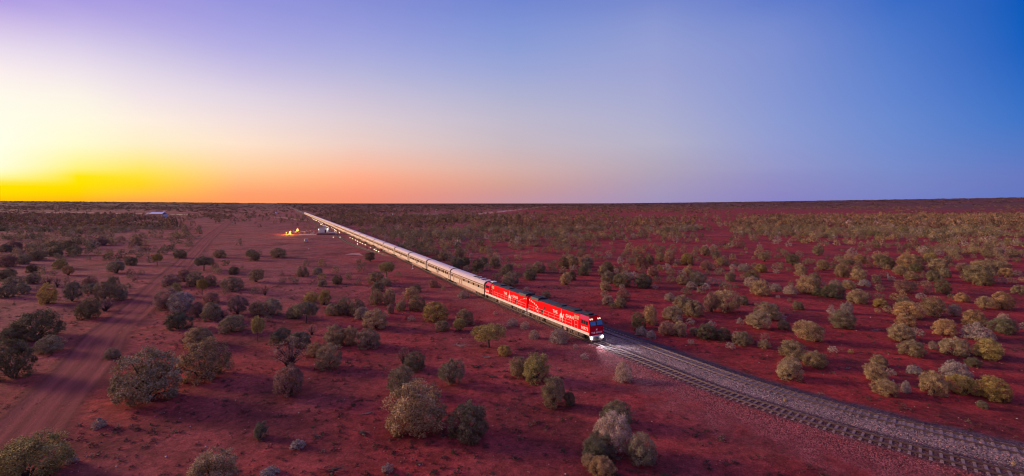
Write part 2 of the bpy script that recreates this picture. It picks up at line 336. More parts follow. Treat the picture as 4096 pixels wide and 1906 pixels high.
def track(P, path, z, label, s0, s1, many, step=0.72, seed=1, sink=0.0, sm=None):
    sm = sm or M_sleep
    rr = random.Random(seed)
    root = empty('railway_track', (*path.at(s0), 0), 0, label, 'railway track'); inv = root.matrix_basis.inverted()
    for t in (-0.7175, 0.7175):
        r = rail(P, t, z+0.20, root); r.matrix_parent_inverse = inv
    proto = None; rest = MB(); shape = sleeper_shape(); k = 0; s = s0
    while s < s1:
        p = path.at(s); d = path.dir(s); a = math.atan2(d[1], d[0]) - math.pi/2 + rr.gauss(0, 0.015)
        off = rr.gauss(0, 0.03)
        if k < many:
            if proto is None: o = proto = shape.build('sleeper', sm, root)
            else: o = proto.copy(); COL.objects.link(o)
            o.parent = root; o.matrix_parent_inverse = inv
            o.location = (p[0]+off*d[1], p[1]-off*d[0], z-sink+rr.uniform(-0.015, 0.01)); o.rotation_euler = (0, 0, a)
        else:
            M = Matrix.Translation((p[0], p[1], z-sink)) @ Matrix.Rotation(a, 4, 'Z')
            if s < s0+260: rest.add([M @ Vector(v) for v in shape.v], shape.f)
            else:
                q = MB().box(-1.28, 1.28, -0.14, 0.14, 0, 0.2); rest.add([M @ Vector(v) for v in q.v], q.f)
        k += 1; s += step * (1 if s < s0+420 else 1.6)
    if rest.v:
        o = rest.build('sleeper', sm, root); o.matrix_parent_inverse = inv; o['kind'] = 'stuff'
    return root
sA = PM.nearest(47, 36)[0]
track(MAIN, PM, BED-0.15, 'near railway track with bare sleepers that the train stands on', sA, sA+900, 100, seed=1)
track(LOOP, PL, 0.60, 'far railway track beside the train, its sleepers half buried in pale gravel', PL.nearest(52, 38)[0], PL.nearest(52, 38)[0]+110, 100, seed=2, sink=-0.02)
track(SIDE, PS, 0.0, 'siding track that leaves the train line near the switch stand and passes the hut', 4.0, PS.S[-1]-4, 100, step=1.0, seed=3, sm=mat('old_timber', (0.12,0.05,0.045), 0.95, 0, 0.3, 2))

def octa(rng, n, P, r0, r1, flat=0.7):                # small stones
    base = np.array([(1,0,0),(-1,0,0),(0,1,0),(0,-1,0),(0,0,1),(0,0,-1)], float)
    fc = np.array([(0,2,4),(2,1,4),(1,3,4),(3,0,4),(2,0,5),(1,2,5),(3,1,5),(0,3,5)])
    s = rng.uniform(r0, r1, n); J = rng.uniform(0.65, 1.3, (n, 6, 3))
    a = rng.uniform(0, 6.28, n); c, sn = np.cos(a), np.sin(a)
    V = base[None]*J*s[:, None, None]; V[:, :, 2] *= flat
    x = V[:, :, 0]*c[:, None]-V[:, :, 1]*sn[:, None]; y = V[:, :, 0]*sn[:, None]+V[:, :, 1]*c[:, None]
    V = np.stack([x, y, V[:, :, 2]], -1) + P[:, None, :]
    return V.reshape(-1, 3), (fc[None]+np.arange(n)[:, None, None]*6).reshape(-1, 3)
def tinted(name, V, Fc, T, m, kind):
    me = np_mesh(name, V, Fc)
    me.attributes.new('tint', 'FLOAT_COLOR', 'POINT').data.foreach_set('color', np.hstack([T, np.ones((len(T), 1))]).astype(np.float32).ravel())
    return tag(link_mesh(name, me, m), kind=kind)
M_stone = tint_mat('loose_stone', 'attr', 0.5, 1.6, 0.9)
def gravel():
    rng = np.random.default_rng(5); n = 19000
    s = sA + 130*rng.random(n)**1.5; o = np.concatenate([rng.uniform(-2.6, 7.6, n-5000), rng.uniform(1.9, 4.0, 5000)])
    idx = np.interp(s, PM.S, np.arange(len(MAIN))); P0 = np.stack([np.interp(s, PM.S, MAIN[:,0]), np.interp(s, PM.S, MAIN[:,1])], 1)
    T = np.gradient(MAIN, axis=0); T /= np.linalg.norm(T, axis=1)[:, None]; t = np.stack([np.interp(s, PM.S, T[:,0]), np.interp(s, PM.S, T[:,1])], 1)
    P = P0 + o[:, None]*np.stack([t[:,1], -t[:,0]], 1)
    z = np.interp(o, [-9.5,-7,-4.6,-2.9,-1.75,-1.2,1.25,1.7,2.2,2.8,3.4,6.2,6.9,8.2], [0,.06,.14,.26,.40,BED,BED,.36,.42,.60,.76,.76,.6,.2])
    V, Fc = octa(rng, n, np.column_stack([P, z+0.01]), 0.03, 0.085)
    c = np.where(o[:, None] < -1.9, rd, np.where((o[:, None] > 2.0) & (o[:, None] < 6.2), gr, gd))
    tinted('gravel', V, Fc, np.repeat(c*np.where(rng.random((n,1)) < 0.3, [[2.2,1.75,1.45]], [[1.0,1.0,1.0]]), 6, 0), M_stone, 'stuff')
gravel()
# ------------------------------------------------------------------ train
M_red = mat('red_paint', (0.90,0.003,0.008), 0.6, 0, 0.08, 0.6, spec=0.04)
M_darkred = mat('nose_shade_and_door_red', (0.52,0.005,0.03), 0.55, 0, 0.08, 0.6, spec=0.06)  # shade of the front face put into a darker red; cab doors share it
M_pink = mat('pinkish_red', (0.62,0.025,0.10), 0.5, 0, 0.1, 0.8, spec=0.15)  # pinker red for the sloping cab roof edge
M_white = mat('white_paint', (0.78,0.72,0.68), 0.5, 0, 0.12, 1.2)
M_letter = mat('white_lettering', (0.85,0.82,0.78), 0.5, 0, 0.03, 1)
M_black = mat('dark_roof', (0.025,0.022,0.03), 0.6, 0, 0.35, 1.0)
M_grime = mat('grimy_metal', (0.17,0.11,0.095), 0.75, 0.1, 0.45, 1.4)
M_dark = mat('dark_metal', (0.03,0.025,0.028), 0.7, 0.2, 0.3, 2)
M_glass = mat('window_glass', (0.02,0.03,0.05), 0.12, 0, 0.1, 1, spec=0.8)
M_cabglass = mat('cab_glass', (0.07,0.20,0.36), 0.12, 0.1, 0.2, 1, spec=1.0)
M_carglass = mat('carriage_glass', (0.04,0.022,0.02), 0.15, 0, 0.2, 1)
M_beige = mat('beige_louvre', (0.52,0.38,0.24), 0.6, 0, 0.15, 2)
M_head = mat('headlamp_lens', (0.80,0.88,1.0), 0.2, 0, 0, 1, emit=60)
M_marker = mat('cab_roof_lamp', (1.0,0.80,0.55), 0.3, 0, 0, 1, emit=0.9)
M_silver = mat('ribbed_stainless', (0.66,0.53,0.44), 0.7, 0.0, 0.07, 0.5)
M_roof = mat('carriage_roof', (0.62,0.50,0.51), 0.75, 0.0, 0.10, 0.5)
M_band = mat('tan_window_band', (0.31,0.19,0.14), 0.6, 0.05, 0.10, 0.6)
M_shoulder = mat('bronze_band', (0.20,0.11,0.075), 0.6, 0.1, 0.15, 0.6)
M_skirt = mat('dusty_skirt', (0.42,0.25,0.23), 0.65, 0.1, 0.2, 0.8)
M_emblem = mat('bronze_emblem', (0.24,0.17,0.13), 0.6, 0, 0.25, 3)
def lettering(name, s, size, x, z, side, y, m, parent, front=None):
    cu = bpy.data.curves.new(name, 'FONT'); cu.body = s; cu.size = size; cu.extrude = 0.008; cu.align_x = 'CENTER'; cu.align_y = 'CENTER'; cu.space_character = 1.15; cu.offset = 0.022*size
    o = bpy.data.objects.new(name, cu); COL.objects.link(o); bpy.context.view_layer.update()
    me = bpy.data.meshes.new_from_object(o.evaluated_get(bpy.context.evaluated_depsgraph_get())); bpy.data.objects.remove(o)
    if front: M = Matrix.Translation((front, x, z)) @ Matrix.Rotation(math.radians(90), 4, 'Z') @ Matrix.Rotation(math.radians(90), 4, 'X')
    else: M = Matrix.Translation((x, side*y, z)) @ (Matrix.Rotation(math.pi, 4, 'Z') if side > 0 else Matrix.Identity(4)) @ Matrix.Rotation(math.radians(90), 4, 'X')
    me.transform(M); me.name = name
    return link_mesh(name, me, m, parent)
def camel_polys():
    return [[(0.36,0.98),(0.40,1.3),(0.425,1.68),(0.455,1.3),(0.51,0.98)],
            [(0.02,0.60),(0.05,0.84),(0.16,0.95),(0.30,1.06),(0.42,1.12),(0.54,1.05),(0.64,0.90),(0.72,0.74),(0.80,0.74),(0.86,0.90),(0.90,1.05),(0.97,1.09),(1.12,1.00),(1.11,0.93),(0.99,0.90),(0.98,0.74),(0.90,0.58),(0.78,0.50),(0.64,0.46),(0.40,0.50),(0.18,0.46),(0.06,0.50)],
            [(0.03,0.56),(0.00,0.28),(0.06,0.0),(0.10,0.0),(0.06,0.28),(0.14,0.52)],[(0.16,0.52),(0.20,0.26),(0.16,0.0),(0.20,0.0),(0.25,0.27),(0.26,0.52)],
            [(0.60,0.52),(0.58,0.26),(0.64,0.0),(0.68,0.0),(0.63,0.27),(0.68,0.52)],[(0.70,0.52),(0.74,0.28),(0.72,0.0),(0.76,0.0),(0.79,0.28),(0.80,0.54)]]
def camel(x, z, h, side, y, parent, m, front=None):
    b = MB(); s = h/1.68
    for i, poly in enumerate(camel_polys()):
        d = 0.012+0.002*i
        if front: b.loft([[(front, (px-0.55)*s, z+pz*s) for px, pz in poly], [(front+d, (px-0.55)*s, z+pz*s) for px, pz in poly]])
        else: b.loft([[(x-side*(px-0.55)*s, side*y, z+pz*s) for px, pz in poly], [(x-side*(px-0.55)*s, side*(y+d), z+pz*s) for px, pz in poly]])
    return b.build('camel_emblem', m, parent)
def bogie(x, parent, axles, half, name='bogie'):
    root = MB(); L = 1.75 if axles == 3 else 1.2
    for sd in (-1, 1):
        root.prism_y([(x-L-0.65,0.62),(x-L-0.5,0.92),(x-0.5,0.98),(x+0.5,0.98),(x+L+0.5,0.92),(x+L+0.65,0.62),(x+L+0.2,0.5),(x+L-0.4,0.45),(x+0.3,0.38),(x-0.3,0.38),(x-L+0.4,0.45),(x-L-0.2,0.5)], sd*(half-0.13), sd*half)
        for k in range(axles): xx = x-L+2*L*k/(axles-1); root.box(xx-0.2, xx+0.2, sd*(half+0.003), sd*(half+0.12), 0.35, 0.72)
        for k in range(axles-1): xx = x-L+2*L*(k+0.5)/(axles-1); root.tube((xx,sd*(half+0.06),0.5),(xx,sd*(half+0.06),0.9),0.11)
    root.box(x-0.7, x+0.7, -half+0.14, half-0.14, 0.5, 0.9)
    o = root.build(name, M_grime, parent)
    for k in range(axles):
        xx = x-L+2*L*k/(axles-1); wb = MB()
        for sd in (-1, 1): wb.tube((xx, sd*0.66, 0.48), (xx, sd*0.80, 0.48), 0.48, n=14)
        wb.tube((xx,-0.66,0.48),(xx,0.66,0.48),0.09)
        wb.build('wheelset', M_dark, o)
    return o
def make_loco(label, s_pos, flip, number):
    p = PM.at(s_pos); d = -PM.dir(s_pos); a = math.atan2(d[1], d[0]) + (math.pi if flip else 0)
    root = empty('locomotive', (p[0], p[1], BED+0.215), a, label, 'locomotive', 'red locomotives at the head of the train')
    root.scale = (0.94, 1, 1)
    sd = 1 if flip else -1                            # local side that faces the camera
    MB().box(-10.2, 10.1, -1.40, 1.40, 1.02, 1.42).build('underframe', M_dark, root)
    b = MB()
    for s in (-1, 1): b.box(-10.25, 10.5, s*1.403, s*1.47, 1.06, 1.50)
    b.box(-10.32, -10.2, -1.40, 1.40, 0.95, 1.50); b.build('sill', M_white, root)
    MB().prism_x([(-1.17,1.43),(-1.17,3.62),(-1.02,3.84),(1.02,3.84),(1.17,3.62),(1.17,1.43)], -10.15, 7.4).build('hood', M_red, root)
    MB().prism_x([(-1.03,3.83),(-0.75,4.06),(0.75,4.06),(1.03,3.83)], -10.1, 7.3).build('hood_roof', M_black, root)
    b = MB(); b.prism_x([(-1.17,3.7),(-1.05,4.2),(-0.7,4.3),(0.7,4.3),(1.05,4.2),(1.17,3.7)], -9.6, -6.6); b.build('radiator_housing', M_black, root)
    fb = MB()
    for x in (-9.0, -8.1, -7.2): fb.tube((x,0,4.3),(x,0,4.37),0.38,n=14)
    fb.build('radiator_fan', M_dark, root)
    MB().box(-1.2, 0.9, -0.6, 0.6, 4.062, 4.2).build('exhaust_stack', M_dark, root)
    MB().prism_x([(-0.9,4.062),(-0.75,4.22),(0.75,4.22),(0.9,4.062)], 3.0, 5.4).build('brake_grid', M_dark, root)
    # cab
    prof = [(-1.42,1.0),(-1.42,2.56),(-1.40,3.42),(-0.98,3.98),(0.98,3.98),(1.40,3.42),(1.42,2.56),(1.42,1.0)]
    fx = [10.62,10.70,10.34,9.98,9.98,10.34,10.70,10.62]
    MB().loft([[(7.45,y,max(z,1.505 if z < 1.2 else z)) for y, z in prof], [(x,y,z) for (y,z), x in zip(prof, fx)]]).build('cab', M_red, root)
    MB().prism_x([(-0.97,3.982),(-0.8,4.08),(0.8,4.08),(0.97,3.982)], 7.5, 9.9).build('cab_roof', M_black, root)
    ac = MB(); ac.box(7.9, 9.2, -0.55, 0.55, 4.083, 4.3); ac.build('air_conditioner', M_white if flip else M_dark, root, bevel=0.04)
    for s in (-1, 1):                                 # sloping roof edge of the cab
        MB().loft([[(7.5, s*1.415, 3.44),(10.28,s*1.415,3.44),(9.98,s*0.995,4.0),(7.5,s*0.995,4.0)],[(7.5, s*1.40, 3.40),(10.28,s*1.40,3.40),(9.98,s*0.96,3.96),(7.5,s*0.96,3.96)]]).build('roof_edge', M_pink, root)
    MB().loft([[(10.632,-1.38,1.06),(10.632,1.38,1.06),(10.706,1.38,2.50),(10.706,-1.38,2.50)],[(10.66,-1.38,1.06),(10.66,1.38,1.06),(10.735,1.38,2.50),(10.735,-1.38,2.50)]]).build('nose_panel', M_darkred, root)
    MB().loft([[(10.708,-1.40,2.58),(10.708,1.40,2.58),(10.36,1.37,3.40),(10.36,-1.37,3.40)],[(10.73,-1.40,2.58),(10.73,1.40,2.58),(10.385,1.37,3.40),(10.385,-1.37,3.40)]]).build('windscreen_surround', M_dark, root)
    for s in (-1, 1):
        MB().loft([[(10.71,s*0.12,2.66),(10.71,s*1.28,2.66),(10.42,s*1.25,3.33),(10.42,s*0.12,3.33)],[(10.75,s*0.12,2.66),(10.75,s*1.28,2.66),(10.455,s*1.25,3.33),(10.455,s*0.12,3.33)]]).build('windscreen', M_cabglass, root)
        for y in (0.62, 1.0): MB().tube((10.15,s*y,3.62),(10.36,s*y,3.62),0.12,n=10).build('marker_lamp', M_marker, root)
        for x0, x1 in ((8.25,8.8),(8.9,9.45),(9.55,10.15)): MB().box(x0, x1, s*1.41, s*1.432, 2.68, 3.30).build('side_window', M_glass, root)
        MB().box(7.6, 8.1, s*1.41, s*1.428, 1.6, 3.3).build('cab_door', M_darkred, root)
        MB().box(5.85, 6.45, s*1.16, s*1.19, 2.95, 3.6).build('louvre', M_beige, root); MB().box(6.55, 7.2, s*1.16, s*1.19, 2.95, 3.6).build('louvre', M_beige, root)
        vx = 3.4 if flip else -4.3
        MB().box(vx, vx+0.5, s*1.16, s*1.185, 2.7, 3.1).build('vent', M_dark, root)
        MB().box(-5.6, -4.7, s*1.16, s*1.185, 1.7, 2.35).build('access_door', M_dark, root)
        h = MB()
        xs = [-10.0,-8.0,-6.0,-4.1,-2.2,-0.3,1.6,3.5,5.4]
        for x in xs: h.tube((x,s*1.42,1.5),(x,s*1.42,2.48),0.017)
        for z in (1.98, 2.48): h.tube((xs[0],s*1.42,z),(xs[-1],s*1.42,z),0.017)
        h.tube((-10.0,s*1.42,1.5),(-10.3,s*1.42,0.4),0.017)
        h.build('handrail', M_white, root)
        g = MB()
        for x in (6.3, 7.1): g.tube((x,s*1.42,1.5),(x,s*1.42,2.75),0.02)
        for z in (2.1, 2.75): g.tube((6.3,s*1.42,z),(7.1,s*1.42,z),0.02)
        g.build('gate', M_white, root)
        st = MB()
        for z in (0.35, 0.65, 0.95): st.box(-10.3, -9.8, s*1.1, s*1.45, z, z+0.05)
        st.tube((-9.75,s*1.44,0.3),(-9.75,s*1.44,1.1),0.025); st.build('steps', M_white, root)
    # beam, plough, lamps
    MB().box(10.35, 10.78, -1.36, 1.36, 0.78, 1.02).build('front_beam', M_white, root)
    MB().loft([[(10.2,-1.30,0.72),(10.2,1.30,0.72),(10.2,1.18,0.12),(10.2,-1.18,0.12)],[(10.55,-1.34,0.77),(10.72,0,0.77),(10.55,1.34,0.77),(10.85,0,0.12)]][:1]*1 + [[(10.6,-1.34,0.76),(10.6,1.34,0.76),(10.75,1.18,0.12),(10.75,-1.18,0.12)]]).build('plough', M_grime, root)
    MB().tube((10.76,0,0.62),(11.1,0,0.62),0.13,n=8).build('coupler', M_dark, root)
    for s in (-1, 1):
        MB().tube((10.62,s*1.12,0.66),(10.83,s*1.12,0.66),0.14,n=12).build('headlight', M_head if not flip else M_white, root)
    bogie(6.4, root, 3, 1.32); bogie(-6.6, root, 3, 1.32)
    MB().prism_x([(-1.3,0.95),(-1.35,0.6),(-1.1,0.28),(1.1,0.28),(1.35,0.6),(1.3,0.95)], -3.4, 2.2).build('fuel_tank', M_grime, root)
    MB().box(2.5, 3.4, -1.2, 1.2, 0.35, 1.0).build('battery_box', M_skirt, root)
    # writing and marks
    cx, hh = (1.9, 1.75) if not flip else (-2.4, 1.75)
    k = -sd
    lettering('lettering', 'THE', 0.80, cx - k*2.25, 2.9, sd, 1.172, M_letter, root)
    lettering('lettering', 'GHAN', 0.80, cx + k*2.5, 2.9, sd, 1.172, M_letter, root)
    camel(cx, 1.6, 2.25, sd, 1.172, root, M_letter)
    lettering('number', number, 0.72, 9.25, 2.0, sd, 1.424, M_letter, root)
    if not flip:
        lettering('lettering', 'THE', 0.40, -0.72, 1.45, 0, 0, M_letter, root, front=10.70); lettering('lettering', 'GHAN', 0.40, 0.52, 1.45, 0, 0, M_letter, root, front=10.70); camel(0, 1.75, 0.55, 1, 0, root, M_letter, front=10.70)
        dots = [(-9.9,3.42,.15),(-9.25,3.32,.16),(-8.6,3.2,.16),(-7.95,3.04,.17),(-7.3,2.84,.17),(-6.75,2.62,.17),(-7.3,2.2,.18),(-6.85,1.82,.18)]
    else: dots = [(-9.8,3.42,.12),(-9.2,3.34,.11),(-8.6,3.2,.10),(-8.0,3.0,.09),(-7.4,2.78,.08),(-6.85,2.5,.07),(-6.4,2.2,.06)]
    for x, z, r in dots: MB().tube((x, sd*1.165, z),(x, sd*1.188, z), r, n=12).build('dot', M_letter, root)
    return root
FRONT = PM.nearest(*at(2386, 1367, 0.7)[:2])[0]
LP, CP, NCAR = 19.9, 24.3, 38
loco = make_loco('front red locomotive with lit headlights and number NR75 on its cab', FRONT+10.25, False, 'NR75')
make_loco('second red locomotive coupled between the front locomotive and the luggage van', FRONT+10.25+LP, True, 'NR74')
def headlight(y):
    l = bpy.data.lights.new('headlight', 'SPOT'); o = bpy.data.objects.new('headlight_beam', l); COL.objects.link(o)
    l.energy = 4500; l.spot_size = math.radians(64); l.spot_blend = 0.9; l.color = (0.80,0.86,1.0); l.shadow_soft_size = 0.12
    o.parent = loco; o.location = (10.95, y, 0.7); o.rotation_euler = Vector((1, 0, -0.035)).to_track_quat('-Z', 'Y').to_euler()
for y in (-1.12, 1.12): headlight(y)

BODY = [(-1.48,0.95),(-1.52,1.3),(-1.52,3.02)]
def roof_prof(x=None):
    return [(-1.52,3.02)] + [(-1.52*math.cos(t)**0.75, 3.02+1.06*math.sin(t)**0.9) for t in [math.radians(v) for v in (12,25,40,60,80,100,120,140,155,168)] if math.cos(t) > 0] + [(0,4.08)] + [(1.52*math.cos(math.radians(v))**0.75, 3.02+1.06*math.sin(math.radians(v))**0.9) for v in (80,60,40,25,12)] + [(1.52,3.02)]
L2 = 11.75
def coach_common(root, full):
    MB().prism_x([(-1.50,0.93),(-1.52,1.25),(-1.52,3.02),(1.52,3.02),(1.52,1.25),(1.50,0.93)], -L2, L2).build('body', M_silver, root)
    MB().prism_x(roof_prof(), -L2, L2).build('roof', M_roof, root, smooth=False)
    MB().prism_x([(-1.40,0.55),(-1.515,0.95),(-1.53,1.24),(1.53,1.24),(1.515,0.95),(1.40,0.55)], -8.0, 8.0).build('skirt', M_skirt, root) if not full else MB().prism_x([(-1.42,0.42),(-1.515,0.92),(-1.53,1.12),(1.53,1.12),(1.515,0.92),(1.42,0.42)], -6.6, 6.6).build('skirt', M_skirt, root)
    for s in (-1, 1):
        MB().box(-L2+0.05, L2-0.05, s*1.522, s*1.534, 2.16, 2.80).build('window_band', M_band, root)
        MB().box(-L2+0.02, L2-0.02, s*1.50, s*1.545, 2.98, 3.20).build('cornice', M_shoulder, root)
def make_coach(full=True):
    root = empty('passenger_carriage', (0,0,0)); coach_common(root, full)
    if full:
        for pr in range(6):
            xc = -8.6+17.2*pr/5
            for dx in (-0.7, 0.7): MB().box(xc+dx-0.48, xc+dx+0.48, -1.55, -1.524, 2.1, 2.84).build('window', M_carglass, root)
        for x in (-10.7, 10.7): MB().box(x-0.35, x+0.35, -1.545, -1.524, 1.2, 2.75).build('door', M_band, root)
        e = MB(); e.loft([[(x, -1.523, z) for x, z in [(-1.5,1.66),(-0.75,1.56),(-0.55,1.36),(0.55,1.36),(0.75,1.56),(1.5,1.66),(1.5,1.78),(0.75,1.88),(0.5,2.08),(-0.5,2.08),(-0.75,1.88),(-1.5,1.78)]], [(x, -1.54, z) for x, z in [(-1.5,1.66),(-0.75,1.56),(-0.55,1.36),(0.55,1.36),(0.75,1.56),(1.5,1.66),(1.5,1.78),(0.75,1.88),(0.5,2.08),(-0.5,2.08),(-0.75,1.88),(-1.5,1.78)]]]).build('emblem', M_emblem, root)
        bogie(8.4, root, 2, 1.25); bogie(-8.4, root, 2, 1.25)
        for x in (-L2, L2-0.25): MB().prism_x([(y*1.012, 3.02+(z-3.02)*1.02) for y, z in roof_prof()], x, x+0.25).build('roof_rib', M_shoulder, root)
        for x in (9.4, 10.2): MB().box(x-0.25, x+0.25, -0.9, -0.5, 3.86, 4.0).build('roof_vent', M_dark, root)
    for x0, x1 in ((-12.15,-L2),(L2,12.15)): MB().box(x0, x1, -0.95, 0.95, 0.9, 3.6).build('gangway', M_dark, root)
    return root
def make_van():
    root = empty('luggage_van', (0,0,0)); coach_common(root, True)
    for x in (-9.2, -4.6, -3.1): MB().box(x-0.32, x+0.32, -1.56, -1.524, 1.14, 2.95).build('door', M_skirt, root)
    for x in (-10.6, -1.4, 2.0, 5.2, 8.4): MB().box(x-0.4, x+0.4, -1.55, -1.536, 2.16, 2.78).build('window', M_carglass, root)
    for x in (3.4, 6.4): MB().box(x-0.25, x+0.25, -1.56, -1.546, 3.02, 3.18).build('vent', M_dark, root)
    for k in range(3):
        x = 3.2+2.6*k
        MB().box(x, x+1.7, -0.75, 0.75, 3.95, 4.085).build('roof_opening', M_dark, root)
        MB().tube((x+0.5,0.1,4.09),(x+0.5,0.1,4.15),0.4,n=12).build('fan', M_grime, root)
        MB().loft([[(x+1.75,-0.85,3.9),(x+2.0,-0.85,3.9),(x+2.0,0.85,3.9),(x+1.75,0.85,3.9)],[(x+1.75,-0.8,4.13),(x+2.0,-0.8,4.13),(x+2.0,0.8,4.13),(x+1.75,0.8,4.13)]]).build('roof_arch', M_white, root)
    MB().prism_x([(y*1.015, 3.02+(z-3.02)*1.03) for y, z in roof_prof()], L2-0.2, L2+0.02).build('roof_rib', M_shoulder, root)
    MB().prism_x([(-1.51,0.9),(-1.51,3.1),(-1.0,3.85),(1.0,3.85),(1.51,3.1),(1.51,0.9)], L2+0.022, L2+0.12).build('end_wall', M_black, root)
    bogie(8.4, root, 2, 1.25); bogie(-8.4, root, 2, 1.25)
    for x0, x1 in ((-12.1,-L2),(L2+0.13,12.2)): MB().box(x0, x1, -0.95, 0.95, 0.9, 3.6).build('gangway', M_dark, root)
    return root
ORD = ['', 'first','second','third','fourth','fifth','sixth','seventh','eighth','ninth','tenth','eleventh','twelfth','thirteenth','fourteenth','fifteenth','sixteenth','seventeenth','eighteenth','nineteenth','twentieth','twenty-first','twenty-second','twenty-third','twenty-fourth','twenty-fifth','twenty-sixth','twenty-seventh','twenty-eighth','twenty-ninth','thirtieth','thirty-first','thirty-second','thirty-third','thirty-fourth','thirty-fifth','thirty-sixth','thirty-seventh','thirty-eighth','thirty-ninth','fortieth']
def ordi(n): return ORD[n] if n < len(ORD) else f'{n}th'
def place_coach(o, k):
    s = FRONT+2*LP+12.3+CP*k; p = PM.at(s); d = -PM.dir(s)
    o.location = (p[0], p[1], BED+0.215); o.rotation_euler = (0, 0, math.atan2(d[1], d[0]))
van = make_van(); place_coach(van, 0); tag(van, 'silver luggage van with roof fans, directly behind the second red locomotive', 'railway carriage', 'silver carriages of the train')
near, far_ = make_coach(True), make_coach(False)
for k in range(1, NCAR):
    src = near if k <= 13 else far_
    o = src if k in (1, 14) else copy_tree(src)
    place_coach(o, k)
    lab = f'silver carriage with dark windows, {ordi(k)} behind the luggage van' if k <= 13 else f'distant silver carriage, {ordi(k)} behind the luggage van'
    if k == NCAR-1: lab = 'last silver carriage at the far tail end of the train'
    tag(o, lab, 'railway carriage', 'silver carriages of the train')
# ------------------------------------------------------------------ bushes and small trees
TINT = {k: tuple(1.5*x for x in v) for k, v in {'o': (0.185,0.140,0.078), 'g': (0.190,0.142,0.086), 'y': (0.262,0.178,0.092), 'd': (0.118,0.100,0.055), 's': (0.255,0.195,0.155), 'p': (0.215,0.120,0.088), 'yg': (0.24,0.180,0.060)}.items()}
WORD = {'o': 'olive', 'g': 'grey-green', 'y': 'golden', 'd': 'dark green', 's': 'silver-grey', 'p': 'rusty brown', 'yg': 'yellow-green'}
FORM = {'dome': 'domed', 'spread': 'spreading', 'tree': 'tall-stemmed', 'open': 'open twiggy', 'spiky': 'feathery'}
M_leaf = tint_mat('leaves', 'object', 0.5, 1.5)
M_leafs = tint_mat('scrub_leaves', 'attr', 0.5, 1.5)
M_bark = mat('grey_bark', (0.085,0.052,0.045), 0.9, 0, 0.3, 4)

def unit(v): return v/np.linalg.norm(v, axis=-1, keepdims=True)
def leaf_cloud(rng, C, D, per, pr, size, thin=0.42, up=0.25):
    n = len(C)*per; c = np.repeat(C, per, 0); d0 = np.repeat(D, per, 0)
    d = unit(d0*0.75 + rng.normal(0, 0.62, (n, 3)))
    r = np.repeat(np.asarray(pr)*np.ones(len(C)), per)[:, None]
    p = c + d*r*rng.uniform(0.35, 1, (n, 1))
    a = unit(d*0.5 + [0, 0, up] + rng.normal(0, 0.6, (n, 3))); s = unit(np.cross(a, d*0.6 + d0*0.6 + [0, 0, 0.25] + rng.normal(0, 0.38, (n, 3))))
    l = size*rng.uniform(0.6, 1.4, (n, 1)); wv = l*thin
    V = np.stack([p-a*l*0.5, p+s*wv*0.5, p+a*l*0.5, p-s*wv*0.5], 1).reshape(-1, 3)
    V[:, 2] = np.maximum(V[:, 2], 0.0)
    return V, np.arange(n*4).reshape(n, 4)
def sphere_dirs(rng, n, zmin):
    z = rng.uniform(zmin, 1, n*2)[:n]; a = np.arange(n)*2.39996+rng.normal(0, 0.35, n); z = np.linspace(1, zmin, n)+rng.normal(0, 0.06, n); z = np.clip(z, zmin, 1)
    q = np.sqrt(1-z*z); return np.stack([q*np.cos(a), q*np.sin(a), z], 1)
def crown(style, seed, puffs, per, size):
    rng = np.random.default_rng(seed)
    if style == 'spiky':
        D = sphere_dirs(rng, puffs, 0.02); rr = rng.uniform(0.72, 1.0, puffs)[:, None]
        C = D*rr*[0.41, 0.41, 0.80]; V, Fc = leaf_cloud(rng, C, D, per, 0.11, size*1.5, 0.28, 0.5)
        C2 = C*rng.uniform(0.3, 0.75, (puffs, 1)); V2, F2 = leaf_cloud(rng, C2, D, max(2, per//3), 0.1, size*1.5, 0.3, 0.5)
        return np.vstack([V, V2]), np.vstack([Fc, F2+len(V)]), C
    cz, rx, rz, zmin, pr, fill = {'dome': (0.37,0.385,0.54,-0.66,0.12,0.35), 'spread': (0.50,0.39,0.44,-0.8,0.12,0.35), 'tree': (0.66,0.385,0.29,-0.75,0.13,0.4), 'open': (0.55,0.37,0.42,-0.6,0.11,0.1)}[style]
    k = rng.integers(3, 6); lob = unit(rng.normal(0, 1, (k, 3))*[1, 1, 0.6]); 
    D = sphere_dirs(rng, puffs, zmin); b = np.max(D @ lob.T, axis=1)
    rr = (0.74 + 0.30*np.clip(b, -0.4, 1) + rng.normal(0, 0.095, puffs))[:, None]
    C = D*rr*[rx, rx, rz] + [0, 0, cz]
    prs = pr*rng.uniform(0.7, 1.45, puffs)
    if style == 'open': keep = rng.random(puffs) < 0.7; C, D, prs = C[keep], D[keep], prs[keep]
    V, Fc = leaf_cloud(rng, C, D, per, prs, size)
    nf = int(puffs*fill); i = rng.integers(0, len(C), nf); Ci = (C[i]-[0,0,cz])*rng.uniform(0.3, 0.8, (nf, 1))+[0,0,cz]
    V2, F2 = leaf_cloud(rng, Ci, D[i], max(2, per//2), pr*1.3, size*1.2)
    return np.vstack([V, V2]), np.vstack([Fc, F2+len(V)]), C
